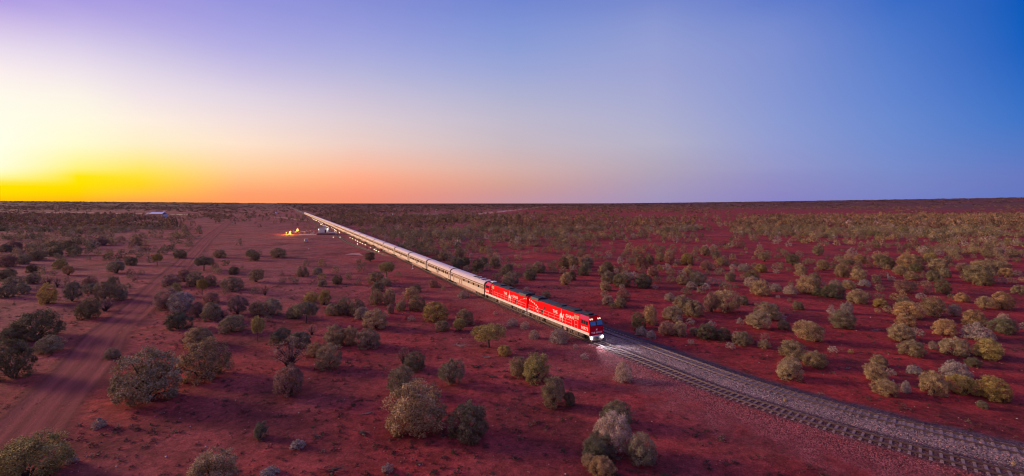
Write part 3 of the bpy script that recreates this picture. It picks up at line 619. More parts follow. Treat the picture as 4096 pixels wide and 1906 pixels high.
def stems(style, seed, C):
    rng = np.random.default_rng(seed+99); b = MB()
    n = {'dome': 9, 'spread': 13, 'tree': 9, 'open': 26, 'spiky': 6}[style]; idx = rng.permutation(len(C))[:n]
    if style == 'tree':
        top = Vector((rng.normal(0, .03), rng.normal(0, .03), 0.42)); b.tube((0,0,-0.03), top, 0.035, 0.024, 6, False)
        for i in idx: m = top.lerp(Vector(C[i]), 0.5)+Vector((0,0,-0.04)); b.tube(top, m, 0.018, 0.012, 5, False); b.tube(m, C[i], 0.012, 0.004, 4, False)
    else:
        for i in idx:
            p0 = Vector((rng.normal(0, .03), rng.normal(0, .03), -0.03)); e = Vector(C[i]); m = p0.lerp(e, 0.45)+Vector((0, 0, 0.03)); m.x *= 0.8; m.y *= 0.8
            b.tube(p0, m, 0.022, 0.014, 5, False); b.tube(m, e, 0.014, 0.005, 4, False)
            if style == 'open':
                for q in range(3): e2 = m.lerp(e, rng.uniform(.2,.9)); b.tube(e2, e2+Vector(rng.normal(0, .09, 3))+Vector((0,0,.08)), 0.006, 0.002, 3, False)
    return b
LIB = {}
NV = {'dome': 6, 'spread': 4, 'tree': 3, 'open': 3, 'spiky': 3}
for st_, nv in NV.items():
    for k in range(nv):
        pf, per = {'dome': (92, 120), 'spread': (88, 112), 'tree': (80, 108), 'open': (90, 24), 'spiky': (110, 40)}[st_]
        V, Fc, C = crown(st_, 100*len(LIB)+k, pf, per, 0.036 if st_ != 'open' else 0.034)
        fm = np_mesh('foliage', V, Fc); fm.materials.append(M_leaf); rg = np.random.default_rng(k+5); cv = np.repeat(rg.uniform(0.62, 1.35, len(V)//(per*4)+2), per*4)[:len(V)].astype(np.float32); fm.attributes.new('clump', 'FLOAT', 'POINT').data.foreach_set('value', cv)
        sb = stems(st_, k, C); sm = bpy.data.meshes.new('stem'); sm.from_pydata(sb.v, [], sb.f); sm.materials.append(M_bark)
        LIB[st_, k] = (fm, sm)

CROPS = {'A': (0,950,.3752), 'B': (600,1000,.3337), 'C': (1100,1000,.3337), 'D': (1600,1050,.3337), 'E': (0,1250,.547), 'F': (1024,1250,.547), 'G': (2048,1250,.547), 'H': (2400,1050,.3494), 'I': (3200,1050,.3478), 'J': (3072,1250,.547)}
SPOTS = {   # (centre, foot, width, height, tint[, form]) as read off enlarged pieces of the photograph
'A': [(390,1110,440,255,'d'),(940,880,230,210,'d'),(1120,800,190,120,'p'),(505,720,170,210,'yg','dome'),(770,690,170,210,'g','spread'),(60,650,180,150,'g'),(130,560,180,130,'o'),(245,610,130,120,'g'),(270,500,130,60,'g'),(430,590,90,90,'p'),(505,530,160,100,'p'),(610,540,90,110,'p'),(350,500,140,110,'g'),(440,450,80,100,'yg','dome'),(100,430,120,100,'d'),(950,560,160,130,'p','spread'),(710,520,60,110,'p'),(1200,610,120,190,'o','spread'),(1285,680,130,170,'o'),(1365,550,80,50,'d'),(1245,390,180,135,'o','spread'),(1435,490,70,120,'p'),(1380,430,80,100,'p'),(640,340,130,110,'yg','dome'),(340,380,110,90,'d'),(430,370,90,80,'o'),(255,290,110,100,'g'),(80,320,180,130,'p','dome'),(135,220,60,50,'yg','dome'),(400,250,170,115,'o'),(600,205,125,90,'d'),(795,195,150,100,'d'),(950,165,85,60,'d'),(970,130,100,70,'d'),(735,120,140,70,'o'),(545,140,130,60,'d'),(390,130,110,55,'d'),(310,160,90,85,'d'),(150,150,170,90,'p','dome'),(60,160,120,90,'o'),(1145,250,120,65,'d'),(1295,245,130,65,'d'),(1480,225,75,60,'d'),(1400,185,75,50,'d'),(1500,165,60,40,'d'),(1295,165,60,35,'d'),(1160,180,80,60,'p'),(1075,90,140,65,'p','dome'),(950,60,110,50,'p','dome'),(860,50,60,50,'p'),(1300,50,80,60,'p'),(1460,90,100,90,'o'),(1420,120,90,60,'p'),(1560,150,80,50,'d')],
'B': [(645,260,210,165,'d','tree'),(905,190,110,65,'d'),(1010,300,130,105,'d'),(835,100,150,100,'o'),(1200,80,130,85,'o'),(1290,80,110,60,'o'),(1540,100,180,100,'o'),(360,105,145,80,'d'),(140,60,120,55,'d'),(85,190,115,135,'yg','tree'),(410,385,150,145,'p','spread'),(540,440,190,165,'o'),(720,440,150,130,'g'),(625,550,115,190,'yg','tree'),(250,450,210,100,'p','dome'),(310,560,130,150,'yg','dome'),(210,720,300,240,'p','dome'),(990,500,250,150,'g'),(915,545,90,90,'p'),(1255,530,100,90,'o'),(1380,555,140,125,'p'),(1590,415,95,85,'g'),(1680,370,70,60,'p'),(1740,405,110,85,'g'),(1580,310,70,50,'p'),(740,640,180,135,'p','dome'),(565,820,150,185,'p','spread'),(740,860,210,230,'o'),(870,830,150,110,'p'),(1050,790,250,220,'p','spread'),(1280,800,200,180,'g','spread'),(1460,800,240,215,'g'),(330,970,310,205,'d'),(980,1000,290,200,'o'),(1290,1110,150,280,'yg','tree'),(1410,870,100,60,'p'),(1560,1140,270,200,'d'),(590,1170,310,170,'y'),(1760,830,160,140,'o'),(1760,1150,180,160,'y')],
'C': [(370,200,85,90,'g','tree'),(550,200,80,100,'yg','spread'),(600,210,60,60,'p'),(515,300,130,90,'g'),(565,360,120,75,'yg','dome'),(565,445,120,90,'g'),(745,415,130,105,'d'),(1340,340,190,180,'yg','tree'),(1210,410,210,145,'o'),(1335,440,120,100,'g'),(1235,500,170,90,'o'),(1215,660,165,170,'o'),(1370,660,160,180,'y'),(1690,510,130,90,'d'),(1640,590,200,140,'y'),(1540,620,80,60,'g'),(1700,740,220,175,'o'),(1510,735,130,115,'y'),(1380,770,100,115,'p','dome'),(430,640,180,110,'yg','dome'),(590,670,150,190,'yg','spread'),(210,830,150,140,'g'),(370,900,280,260,'o','tree'),(700,790,200,140,'o'),(830,790,200,205,'g'),(990,800,190,205,'g'),(1035,840,170,150,'s','dome'),(1210,960,320,160,'y'),(720,1170,270,250,'o'),(890,1150,250,230,'y'),(1120,1190,310,230,'g'),(440,1030,160,120,'p'),(300,1180,260,200,'o'),(1640,860,100,60,'s')],
'D': [(430,720,310,240,'yg','dome'),(510,830,180,125,'o'),(780,770,230,205,'o'),(715,830,150,150,'yg','spread'),(400,310,120,100,'p','dome'),(470,315,70,60,'p'),(520,340,70,45,'y'),(760,440,160,110,'s'),(1070,1060,390,290,'yg','tree'),(1255,1130,170,140,'yg','dome'),(1350,780,170,115,'s'),(1500,810,140,110,'s'),(1610,930,150,140,'s'),(1140,640,70,30,'s'),(1560,215,180,130,'d'),(1410,190,90,80,'d'),(1350,170,110,70,'p'),(1220,140,90,75,'o'),(1290,100,110,70,'p'),(1660,130,180,115,'o'),(1050,100,110,80,'g'),(800,110,110,75,'g'),(1320,290,220,100,'g'),(1750,430,120,90,'g'),(1520,350,80,40,'s'),(960,140,90,60,'g')],
'E': [(90,235,190,75,'d'),(95,500,240,300,'d'),(355,310,175,125,'o'),(820,350,110,65,'g'),(1080,690,450,385,'o','dome'),(1490,520,350,310,'y'),(1455,260,190,110,'y'),(200,1300,480,310,'yg','dome'),(1560,1310,350,235,'y')],
'F': [(1165,930,440,375,'y'),(1560,960,310,300,'d'),(1065,610,210,200,'o'),(1340,830,100,190,'p'),(1160,440,170,135,'d'),(1080,390,110,120,'p'),(1430,540,200,175,'o','spread'),(250,640,230,235,'p','spread'),(250,430,300,180,'p','open'),(530,430,190,180,'y'),(435,330,130,100,'y'),(30,930,110,120,'d')],
'G': [(170,520,220,205,'yg','dome'),(50,480,150,150,'o'),(300,710,190,220,'o','spread'),(420,690,90,110,'d'),(815,520,155,180,'s'),(765,850,240,150,'d'),(740,1060,280,290,'s','dome'),(620,1110,260,160,'d'),(950,1140,210,230,'o'),(570,1140,130,95,'y'),(660,1215,190,140,'y'),(350,235,180,105,'s'),(530,350,70,45,'s'),(465,275,45,40,'s')],
'H': [(570,720,180,220,'y'),(440,770,180,180,'d'),(480,850,170,130,'s'),(585,880,130,115,'s'),(230,520,150,75,'o'),(90,490,140,110,'s','dome'),(270,450,170,130,'p','dome'),(50,400,120,70,'g'),(60,330,150,95,'y'),(250,290,210,110,'d'),(90,240,200,130,'g'),(500,300,230,130,'d'),(650,240,120,80,'d'),(630,310,80,50,'s'),(250,310,80,60,'s'),(310,200,170,80,'s'),(600,160,150,90,'p','dome'),(480,130,110,80,'p'),(300,100,110,85,'y'),(230,110,90,70,'yg','dome'),(140,95,90,65,'yg','dome'),(40,120,80,60,'o'),(645,75,85,50,'o'),(765,100,120,75,'s'),(820,230,120,80,'o'),(810,150,120,50,'o'),(1000,140,130,90,'y'),(1060,170,110,70,'d'),(940,160,110,60,'s'),(950,260,150,100,'g'),(1120,270,210,100,'g'),(1050,310,150,70,'s'),(1225,320,120,70,'s'),(1290,260,120,70,'s'),(1390,270,120,80,'s'),(1150,360,130,70,'g'),(990,370,120,55,'d'),(1370,155,125,70,'g'),(1390,100,80,35,'d'),(1240,150,80,70,'o'),(1250,55,90,40,'p'),(1440,45,130,50,'d'),(800,440,150,100,'s'),(960,600,250,220,'y'),(830,670,230,165,'g'),(1080,630,220,200,'g'),(1270,580,170,230,'p','spread'),(1440,590,330,260,'y','spread'),(1640,490,120,100,'d'),(1440,330,150,60,'o'),(760,840,210,130,'p','dome'),(910,850,170,160,'y'),(890,690,120,60,'s'),(1040,720,110,60,'s'),(1275,750,110,80,'s'),(1240,895,260,140,'d'),(1400,895,200,140,'d'),(1080,840,130,80,'g'),(1040,950,90,50,'s'),(1560,860,90,70,'s'),(1630,960,220,120,'o'),(1500,1000,120,60,'s'),(1880,990,140,75,'y'),(1890,890,110,50,'p'),(2150,990,130,80,'y'),(1600,720,90,80,'s'),(1810,780,280,180,'y','spread'),(1930,670,300,170,'g'),(2110,780,160,110,'o'),(2080,680,110,80,'s'),(2400,930,340,230,'y','spread'),(2270,550,135,100,'d'),(1740,280,200,120,'s'),(1840,390,230,180,'y'),(2010,340,160,100,'s'),(2180,370,180,120,'s'),(2400,370,270,215,'y'),(2500,390,130,80,'d'),(1740,210,170,60,'d'),(1640,190,90,40,'p'),(1845,120,140,90,'yg','dome'),(1640,105,150,75,'s'),(1720,100,90,50,'p'),(1520,80,90,55,'s'),(2040,95,130,75,'o'),(2020,135,80,50,'s'),(2165,105,80,50,'o'),(2290,110,140,70,'y'),(2280,165,120,65,'y'),(2325,195,70,45,'s'),(2040,410,50,35,'s'),(2165,460,60,60,'p')],
'I': [(405,290,150,110,'s'),(375,420,240,130,'d'),(210,390,140,90,'d'),(570,310,140,85,'y'),(740,280,140,75,'s'),(685,210,180,100,'y'),(540,300,170,60,'s'),(660,480,220,120,'y'),(540,600,130,130,'s','spread'),(360,600,110,60,'s'),(365,530,60,40,'s'),(490,770,280,180,'o'),(915,520,150,85,'yg','dome'),(910,430,110,65,'o'),(890,580,70,45,'y'),(1200,510,160,95,'o'),(1240,660,300,150,'y'),(1220,750,200,130,'y'),(1180,920,290,190,'y'),(1350,850,130,60,'s'),(1215,370,220,130,'p','spread'),(1380,430,120,70,'s'),(1280,210,140,75,'o'),(1570,220,120,75,'s'),(1050,220,90,60,'s'),(980,180,120,60,'p'),(420,140,60,35,'p'),(1870,465,150,105,'y'),(2120,550,160,155,'y','spread'),(2330,550,220,195,'y'),(2340,690,140,120,'s'),(2340,830,270,150,'d'),(2560,780,80,90,'s'),(2010,740,240,185,'y'),(1660,855,220,200,'y'),(2040,910,330,120,'s'),(1610,530,60,35,'p'),(1530,1010,110,120,'s'),(2050,250,300,140,'o'),(2330,250,110,75,'s'),(2440,240,90,55,'y'),(2520,370,150,90,'o'),(1590,130,210,160,'y'),(1240,100,220,190,'y'),(1340,120,150,110,'d'),(1870,105,150,100,'p','dome'),(2100,130,220,150,'y'),(2300,120,200,130,'y'),(2370,170,150,90,'y'),(2500,160,100,70,'s'),(1000,95,90,65,'y'),(540,70,150,100,'o','tree'),(650,70,130,70,'y'),(20,150,110,100,'y'),(1940,170,120,80,'o')],
'J': [(145,260,80,45,'y'),(605,305,45,35,'yg','dome'),(475,300,70,40,'s'),(180,350,180,90,'o'),(175,420,130,90,'y'),(150,500,190,90,'y'),(350,410,170,110,'o'),(1060,330,170,110,'y'),(1370,325,185,140,'y'),(1620,355,190,150,'yg','dome'),(1500,405,100,60,'d'),(815,410,120,90,'o'),(780,510,170,115,'y'),(900,465,70,40,'s'),(860,620,170,115,'y'),(1010,595,70,105,'s'),(1070,460,110,75,'s'),(1200,610,190,175,'y'),(1430,615,200,150,'yg','dome'),(1370,490,200,105,'s'),(1650,660,200,170,'yg','dome'),(1570,710,70,60,'d')],
}
DEF = {'o': 'dome', 'g': 'dome', 'y': 'dome', 'd': 'dome', 's': 'spiky', 'p': 'open', 'yg': 'tree'}
plants = []
def add_plant(px, py, w, h, t, form=None):
    Z = F*CAMH/(py-HOR); W = w*Z/F; Z += 0.30*W; X = (px-CX)/F*Z; tz = CAMH/Z
    W = w*Z/F; H = h*Z/F*1.04 - 0.24*W*tz; H = min(max(H, 0.68*W), 1.9*W)
    plants.append(dict(x=X, y=Z, W=W, H=H, t=t, form=form or DEF[t], area=w*h))
for k, items in SPOTS.items():
    ox, oy, sc = CROPS[k]
    for it in items: add_plant(ox+it[0]*sc, oy+it[1]*sc, it[2]*sc, it[3]*sc, *it[4:])

# ---- the scrub further out: how thickly it grows, read off the photograph
def bump(px, py, cx, cy, rx, ry): return np.exp(-(((px-cx)/rx)**2+((py-cy)/ry)**2)**1.5)
CLEAR = [(350,850,430,9),(660,864,110,13),(820,905,120,22),(1000,930,200,45),(1180,945,150,40),(1330,990,190,45),(1060,1010,200,60),(1750,858,170,7),(1560,862,90,8),(2050,848,200,8),(2600,862,170,10),(2560,858,120,8),(2880,885,130,20),(2870,935,90,50),(3020,850,230,15),(3300,845,380,13),(3420,856,220,8),(3850,840,330,14),(2760,866,230,8),(4060,930,60,14),(1790,1015,50,14),(1850,905,110,8),(3300,1010,260,18),(600,930,90,12),(420,1010,110,18)]
THICK = [(1750,1010,300,75,1.5),(2100,1050,350,70,1.0),(2900,1040,500,40,0.25),(1650,930,250,30,1.0),(3200,920,420,30,2.6),(3700,910,500,42,2.4),(2700,925,60,10,1.5),(3000,890,160,7,3.0),(250,905,420,40,1.3),(1750,890,330,22,1.6),(2100,930,330,40,1.7),(2350,955,260,25,1.3),(1450,855,150,14,1.8),(3900,1010,260,30,1.2),(150,985,160,20,1.0)]
def density(px, py):
    d = np.where(px < 1100, 0.60, 0.66)*np.ones_like(px)
    for c in THICK: d = d + c[4]*bump(px, py, *c[:4])
    for c in CLEAR: d = d*(1-0.97*bump(px, py, *c))
    road = np.interp(py, [845,878,905,957,1020,1075,1145,1250], [956,930,895,830,770,715,640,536])
    d = d*np.where((px > road) & (px < 1100+(py-813)*2.2), 0.32, 1)
    return d*np.where(px > 1100, np.interp(py, [813, 980, 1010, 1080, 1200, 1320], [1, 1, 0.95, 0.75, 0.35, 0.08]), np.interp(py, [813, 980, 1010, 1080, 1200], [1, 1.1, 1.0, 0.6, 0.2]))
rng = np.random.default_rng(21)
def near_track(P, x, y, r):
    keep = np.ones(len(x), bool); Q = P[::3]
    for i in range(0, len(x), 4000):
        d = np.min((x[i:i+4000, None]-Q[None, :, 0])**2+(y[i:i+4000, None]-Q[None, :, 1])**2, axis=1); keep[i:i+4000] = d > r*r
    return keep
def scatter(z0, z1, per_m2, w0, w1):
    A = (z1**2-z0**2)/2*2.5; n = int(A*per_m2*2.6)
    Z = np.sqrt(rng.uniform(z0**2, z1**2, n)); X = Z*rng.uniform(-1.22, 1.22, n)
    px, py = CX+F*X/Z, HOR+F*CAMH/Z
    cl = 0.5+0.5*np.sin(X*0.043+2*np.sin(Z*0.021))*np.sin(Z*0.037+1.7*np.sin(X*0.029))    # clumps
    k = rng.random(n) < density(px, py)*(0.15+1.7*cl**1.5)/2.6
    X, Z = X[k], Z[k]; k = near_track(MAIN, X, Z, 11) & near_track(ROAD, X, Z, 6) & near_track(SIDE, X, Z, 5)
    X, Z = X[k], Z[k]; n = len(X); W = w0+(w1-w0)*rng.random(n)**1.6; H = W*rng.uniform(0.66, 1.05, n)
    return X, Z, W, H
NAMES = list('ogydsp')+['yg']
def pick(n, px): 
    p = np.array([0.27,0.23,0.16,0.16,0.08,0.06,0.04]); return rng.choice(7, n, p=p)
X, Z, W, H = scatter(95, 240, 0.027, 1.7, 4.8)
for i, t in enumerate(pick(len(X), None)):
    # leave what was read off the photograph standing alone
    if min((abs(X[i]-q['x'])+abs(Z[i]-q['y'])*0.6-0.4*(W[i]+q['W']) for q in plants), default=9) < 0.2: continue
    pw, ph = W[i]*F/Z[i], H[i]*F/Z[i]
    plants.append(dict(x=float(X[i]), y=float(Z[i]), W=float(W[i]), H=float(H[i]), t=NAMES[t], form='dome' if R.random() < .75 else 'spread', area=pw*ph*0.8))

plants.sort(key=lambda q: -q['area'])
NBIG = 300
def zone(q):
    s, d = PM.nearest(q['x'], q['y']); r = PR.nearest(q['x'], q['y'])[1]
    if r < 0: return 'left of the dirt track'
    if d < 0:
        if s < FRONT: return 'left of the bare rails'
        return 'between dirt track and locomotives' if s < FRONT+2*LP else 'between dirt track and carriages'
    return 'right of the bare rails' if s < FRONT-2 else ('behind the red locomotives' if s < FRONT+2*LP else 'behind the silver carriages')
big = plants[:NBIG]
for q in big:
    q['size'] = 'big' if q['W'] > 4.6 else ('mid-sized' if q['W'] > 2.8 else 'small')
    q['cat'] = 'tree' if q['form'] == 'tree' else 'bush'
    q['zone'] = zone(q); q['key'] = (q['size'], q['t'], q['form'], q['zone'])
groups = {}
for q in big: groups.setdefault(q['key'], []).append(q)
for key, qs in groups.items():
    qs.sort(key=lambda q: q['y'])
    for i, q in enumerate(qs):
        q['label'] = f"{q['size']} {WORD[q['t']]} {FORM[q['form']]} {q['cat']} {q['zone']}"
        if len(qs) > 1: q['label'] += f", {ordi(i+1)} nearest" if i else ', nearest such'
def jitter(t, k=0.16):
    c = TINT[t]; f = R.uniform(1-k, 1+k); h = R.uniform(-0.1, 0.1); return (c[0]*f*(1+h), c[1]*f, c[2]*f*(1-h))
for q in big:
    k = R.randrange(NV[q['form']]); fm, sm = LIB[q['form'], k]
    o = empty(q['cat'], (q['x'], q['y'], 0), R.uniform(0, 6.28), q['label'], q['cat'], 'bushes and small trees of the plain')
    o.scale = (q['W'], q['W'], q['H'])
    c = jitter(q['t'])
    link_mesh('foliage', fm, None, o, c); link_mesh('trunk' if q['cat'] == 'tree' else 'stem', sm, None, o)

def low_lod(style, puffs, per, size, nv, seed):
    return [crown(style, seed+k, puffs, per, size)[:2] for k in range(nv)]
def mass(name, rows, lods):
    """rows: x, y, w, h, colour index or tint; one joined mesh"""
    x, y, W, H, T = rows; n = len(x); which = rng.integers(0, len(lods), n); a = rng.uniform(0, 6.28, n); z = ground_h(x, y)
    VV, FF, TT, base = [], [], [], 0
    for k, (V, Fc) in enumerate(lods):
        i = np.nonzero(which == k)[0]
        if not len(i): continue
        c, s = np.cos(a[i])[:, None], np.sin(a[i])[:, None]
        P = np.stack([(V[None, :, 0]*c-V[None, :, 1]*s)*W[i][:, None]+x[i][:, None], (V[None, :, 0]*s+V[None, :, 1]*c)*W[i][:, None]+y[i][:, None], V[None, :, 2]*H[i][:, None]+z[i][:, None]], -1)
        m = len(V); VV.append(P.reshape(-1, 3)); FF.append((Fc[None]+(np.arange(len(i))*m)[:, None, None]).reshape(-1, Fc.shape[1])+base); TT.append(np.repeat(T[i], m, 0)); base += len(i)*m
    return np.vstack(VV), np.vstack(FF), np.vstack(TT)
TA = np.array([TINT[k] for k in NAMES])
def tints(idx, n, c=(1,1,1)): return TA[idx]*rng.uniform(0.8, 1.2, (n, 1))*np.array(c)
parts = []
rest = plants[NBIG:]
if rest:
    a = np.array([(q['x'], q['y'], q['W'], q['H']) for q in rest]).T
    parts.append(mass('scrub', (*a, np.array([TINT[q['t']] for q in rest])*rng.uniform(0.85, 1.15, (len(rest), 1))), low_lod('dome', 46, 15, 0.085, 5, 500)))
X, Z, W, H = scatter(240, 430, 0.021, 2.0, 5.4); n = len(X); parts.append(mass('scrub', (X, Z, W, H, tints(pick(n, 0), n)), low_lod('dome', 30, 7, 0.14, 6, 600)))
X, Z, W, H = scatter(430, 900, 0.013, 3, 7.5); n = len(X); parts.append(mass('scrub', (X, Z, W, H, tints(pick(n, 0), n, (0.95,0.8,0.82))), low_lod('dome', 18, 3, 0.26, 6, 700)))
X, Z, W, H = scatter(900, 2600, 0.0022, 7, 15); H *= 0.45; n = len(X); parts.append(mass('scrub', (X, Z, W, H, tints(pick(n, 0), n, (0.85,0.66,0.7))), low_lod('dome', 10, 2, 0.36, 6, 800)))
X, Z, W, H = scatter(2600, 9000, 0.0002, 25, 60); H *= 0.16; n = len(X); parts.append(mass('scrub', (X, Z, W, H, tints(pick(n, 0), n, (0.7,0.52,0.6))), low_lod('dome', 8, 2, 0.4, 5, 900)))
b = 0; VV = []; FF = []; TT = []
for V, Fc, T in parts: VV.append(V); FF.append(Fc+b); TT.append(T); b += len(V)
print('scrub quads', sum(len(f) for f in FF), 'plants', len(plants))
tinted('scrub', np.vstack(VV), np.vstack(FF), np.vstack(TT), M_leafs, 'stuff')

# ---- ground litter: dry tufts, low dark herbs and pebbles in the foreground
def litter():
    n = 13000; Z = 30+110*rng.random(n)**1.2; X = Z*rng.uniform(-1.2, 1.2, n)
    k = near_track(MAIN, X, Z, 9) & near_track(ROAD, X, Z, 3.6); X, Z = X[k], Z[k]
    cl = np.sin(X*0.31+1.3*np.sin(Z*0.17))*np.sin(Z*0.27+1.1*np.sin(X*0.13)); k = rng.random(len(X)) < 0.25+0.6*np.clip(cl, 0, 1); X, Z = X[k], Z[k]; n = len(X)
    W = rng.uniform(0.25, 0.95, n); H = W*rng.uniform(0.25, 0.6, n)
    T = np.array([(0.10,0.05,0.04),(0.15,0.05,0.045),(0.20,0.14,0.09),(0.08,0.065,0.04)])[rng.choice(4, n, p=[.34,.4,.1,.16])]
    V, Fc, T = mass('l', (X, Z, W, H, T), low_lod('spiky', 9, 4, 0.2, 4, 40)); tinted('undergrowth', V, Fc, T, M_leafs, 'stuff')
    n = 3500; Z = 32+80*rng.random(n)**1.2; X = Z*rng.uniform(-1.2, 1.2, n); k = near_track(MAIN, X, Z, 5); X, Z = X[k], Z[k]; n = len(X)
    V, Fc = octa(rng, n, np.column_stack([X, Z, np.zeros(n)]), 0.04, 0.13); T = np.array([(0.30,0.10,0.09),(0.22,0.05,0.05),(0.5,0.4,0.38)])[rng.choice(3, n, p=[.5,.42,.08])]
    tinted('pebbles', V, Fc, np.repeat(T, 6, 0), M_stone, 'stuff')
litter()
# ------------------------------------------------------------------ hut, fires, guests, lanterns
M_wall = mat('pale_wall', (0.62,0.60,0.62), 0.8, 0, 0.08, 0.8)
M_tin = mat('tin_roof', (0.42,0.30,0.30), 0.5, 0.3, 0.15, 1)
M_bluetin = mat('zinc_roof', (0.68,0.68,0.78), 0.45, 0.35, 0.1, 0.3)
M_brick = mat('red_brick', (0.30,0.12,0.09), 0.9, 0, 0.3, 2)
M_conc = mat('pale_concrete', (0.42,0.30,0.26), 0.9, 0, 0.2, 1)
M_wood = mat('weathered_wood', (0.30,0.21,0.17), 0.9, 0, 0.3, 3)
M_tan = mat('tan_wall', (0.70,0.42,0.22), 0.7, 0, 0.1, 1)
M_globe = mat('lantern_globe', (1.0,0.80,0.50), 0.4, 0, 0, 1, emit=4)
M_lampw = mat('lit_lamp', (0.92,0.95,1.0), 0.4, 0, 0, 1, emit=25)
M_steelw = mat('galvanised_white', (0.70,0.66,0.66), 0.5, 0.2, 0.15, 1)
M_char = mat('charred_wood', (0.02,0.014,0.012), 0.95, 0, 0.4, 5)
M_grassy = mat('dry_grass', (0.46,0.33,0.16), 0.95, 0, 0.3, 0.4)
M_tyre = mat('tyre_rubber', (0.015,0.014,0.014), 0.8)
M_flame, _nt, _p = new_mat('flame')
def flame_nodes():
    N, L = _nt.nodes.new, _nt.links.new; tc = N('ShaderNodeTexCoord'); sp = N('ShaderNodeSeparateXYZ'); L(tc.outputs['Object'], sp.inputs[0])
    mr = N('ShaderNodeMapRange'); mr.inputs[1].default_value = 0; mr.inputs[2].default_value = 3.2; L(sp.outputs[2], mr.inputs[0])
    cr = N('ShaderNodeValToRGB'); e = cr.color_ramp; e.elements[0].color = (1,0.55,0.12,1); e.elements[1].color = (1,0.10,0.005,1); q = e.elements.new(0.5); q.color = (1,0.36,0.04,1); L(mr.outputs[0], cr.inputs[0])
    L(cr.outputs[0], _p.inputs['Emission Color']); _p.inputs['Emission Strength'].default_value = 3; _p.inputs['Base Color'].default_value = (0,0,0,1)
flame_nodes()
def point(name, parent, loc, energy, col, size):
    l = bpy.data.lights.new(name, 'POINT'); l.energy = energy; l.color = col; l.shadow_soft_size = size
    o = bpy.data.objects.new(name, l); COL.objects.link(o); o.parent = parent; o.location = loc

hp = at(1293, 939.5); HUTR = math.radians(16)
hut = empty('hut', hp, HUTR, 'small white gabled hut on a brick platform beside the siding', 'hut')
MB().box(-4.0, 4.0, -1.2, 6.2, -0.3, 1.5).build('platform', M_brick, hut)
MB().box(-4.3, 7.5, -3.2, -1.203, -0.3, 0.9).build('retaining_wall', M_brick, hut)
MB().prism_y([(4.003,1.47),(8.2,1.40),(9.6,0.0),(4.003,0.0)], -3.0, 6.0).build('ramp', M_conc, hut)
w_ = MB(); w_.loft([[(x,y,z) for x, z in [(-3.3,1.502),(3.3,1.502),(3.3,4.5),(0,5.75),(-3.3,4.5)]] for y in (0, 5.2)]); w_.build('wall', M_wall, hut)
for s in (-1, 1): MB().loft([[(0,-0.5,5.79),(0,5.7,5.79),(s*3.8,5.7,4.36),(s*3.8,-0.5,4.36)],[(0,-0.5,5.91),(0,5.7,5.91),(s*3.8,5.7,4.48),(s*3.8,-0.5,4.48)]]).build('roof', M_tin, hut)
MB().box(1.0, 2.0, -0.04, -0.003, 1.5, 3.7).build('door', M_dark, hut)
MB().box(-3.4, -3.302, 1.4, 2.8, 2.6, 3.7).build('window', M_glass, hut)
MB().box(3.1, 3.3, -0.25, -0.003, 4.0, 4.2).build('wall_lamp', M_lampw, hut); MB().box(-3.55, -3.303, -0.1, 0.1, 4.0, 4.2).build('wall_lamp', M_lampw, hut)
point('wall_lamp_light', hut, (3.6, -0.6, 3.9), 120, (1,0.9,0.55), 0.12); point('wall_lamp_light', hut, (-4.3, -0.3, 3.9), 140, (1,0.82,0.5), 0.12)
m_ = empty('radio_mast', at(1268, 938), 0, 'tall thin pole standing at the hut corner', 'mast')
MB().tube((0,0,0),(0,0,10.5),0.11,0.06,6).build('pole', M_wood, m_); MB().box(-0.7,0.7,-0.04,0.04,9.6,9.75).build('crossarm', M_wood, m_)
st = empty('staircase', at(1256, 938.5), HUTR, 'white steel steps with handrails at the left end of the hut', 'stairs')
b = MB()
for k in range(6): b.box(-2.2+0.4*k, -1.8+0.4*k, -0.6, 0.6, 0.22*k, 0.22*k+0.08)
b.build('steps', M_steelw, st)
for y in (-0.62, 0.62):
    b = MB(); b.tube((-2.2,y,1.0),(0.2,y,2.4),0.05)
    for k in range(4): b.tube((-2.2+0.75*k,y,0.2*k*1.6),(-2.2+0.75*k,y,1.0+0.44*k),0.04)
    b.build('handrail', M_steelw, st)
tag(MB().box(-8.5,5.0,-3.2,3.0,0.004,0.10).build('paved_pad', M_conc), kind='structure'); bpy.data.objects['paved_pad'].location = at(1246, 939); bpy.data.objects['paved_pad'].rotation_euler.z = HUTR

def flame_mesh(h, seed, m):
    rr = random.Random(seed); b = MB()
    for k in range(9):
        x, y = rr.gauss(0, .42), rr.gauss(0, .42); hh = h*rr.uniform(.4, 1)*(1-0.45*math.hypot(x, y)); rings = []
        ph = rr.uniform(0, 6)
        for i in range(7):
            t = i/6; r = 0.42*(math.sin(math.pi*min(1, t*0.85+0.18))**1.1)*(1-t*0.5)+0.012; cx = x*(1-0.6*t)+0.18*t*math.sin(ph+4*t); cy = y*(1-0.6*t)+0.18*t*math.cos(ph+3*t)
            rings.append([(cx+r*math.cos(a), cy+r*math.sin(a), 0.15+hh*t) for a in [j*math.pi/4 for j in range(8)]])
        b.loft(rings)
    return b.build('flame', M_flame, m, True)
def bonfire(px, py, h, energy, label, seed, n=14):
    r = empty('bonfire', at(px, py), 0, label, 'bonfire', 'bonfires by the hut'); rr = random.Random(seed)
    for k in range(n):
        a = k*2*math.pi/n+rr.gauss(0, .1); MB().tube((1.15*math.cos(a),1.15*math.sin(a),0.05),(0.2*math.cos(a+.3),0.2*math.sin(a+.3),1.2),0.09,0.06,6).build('log', M_char, r)
    flame_mesh(h, seed, r); point('fire_light', r, (0, -0.9, 1.6), energy, (1,0.30,0.05), 0.7)
bonfire(1159.7, 938, 3.6, 22000, 'larger bonfire burning on the open ground left of the guests', 4)
bonfire(1190, 927, 4.2, 10000, 'slimmer bonfire rising behind the guests, nearer the hut', 9, 10)

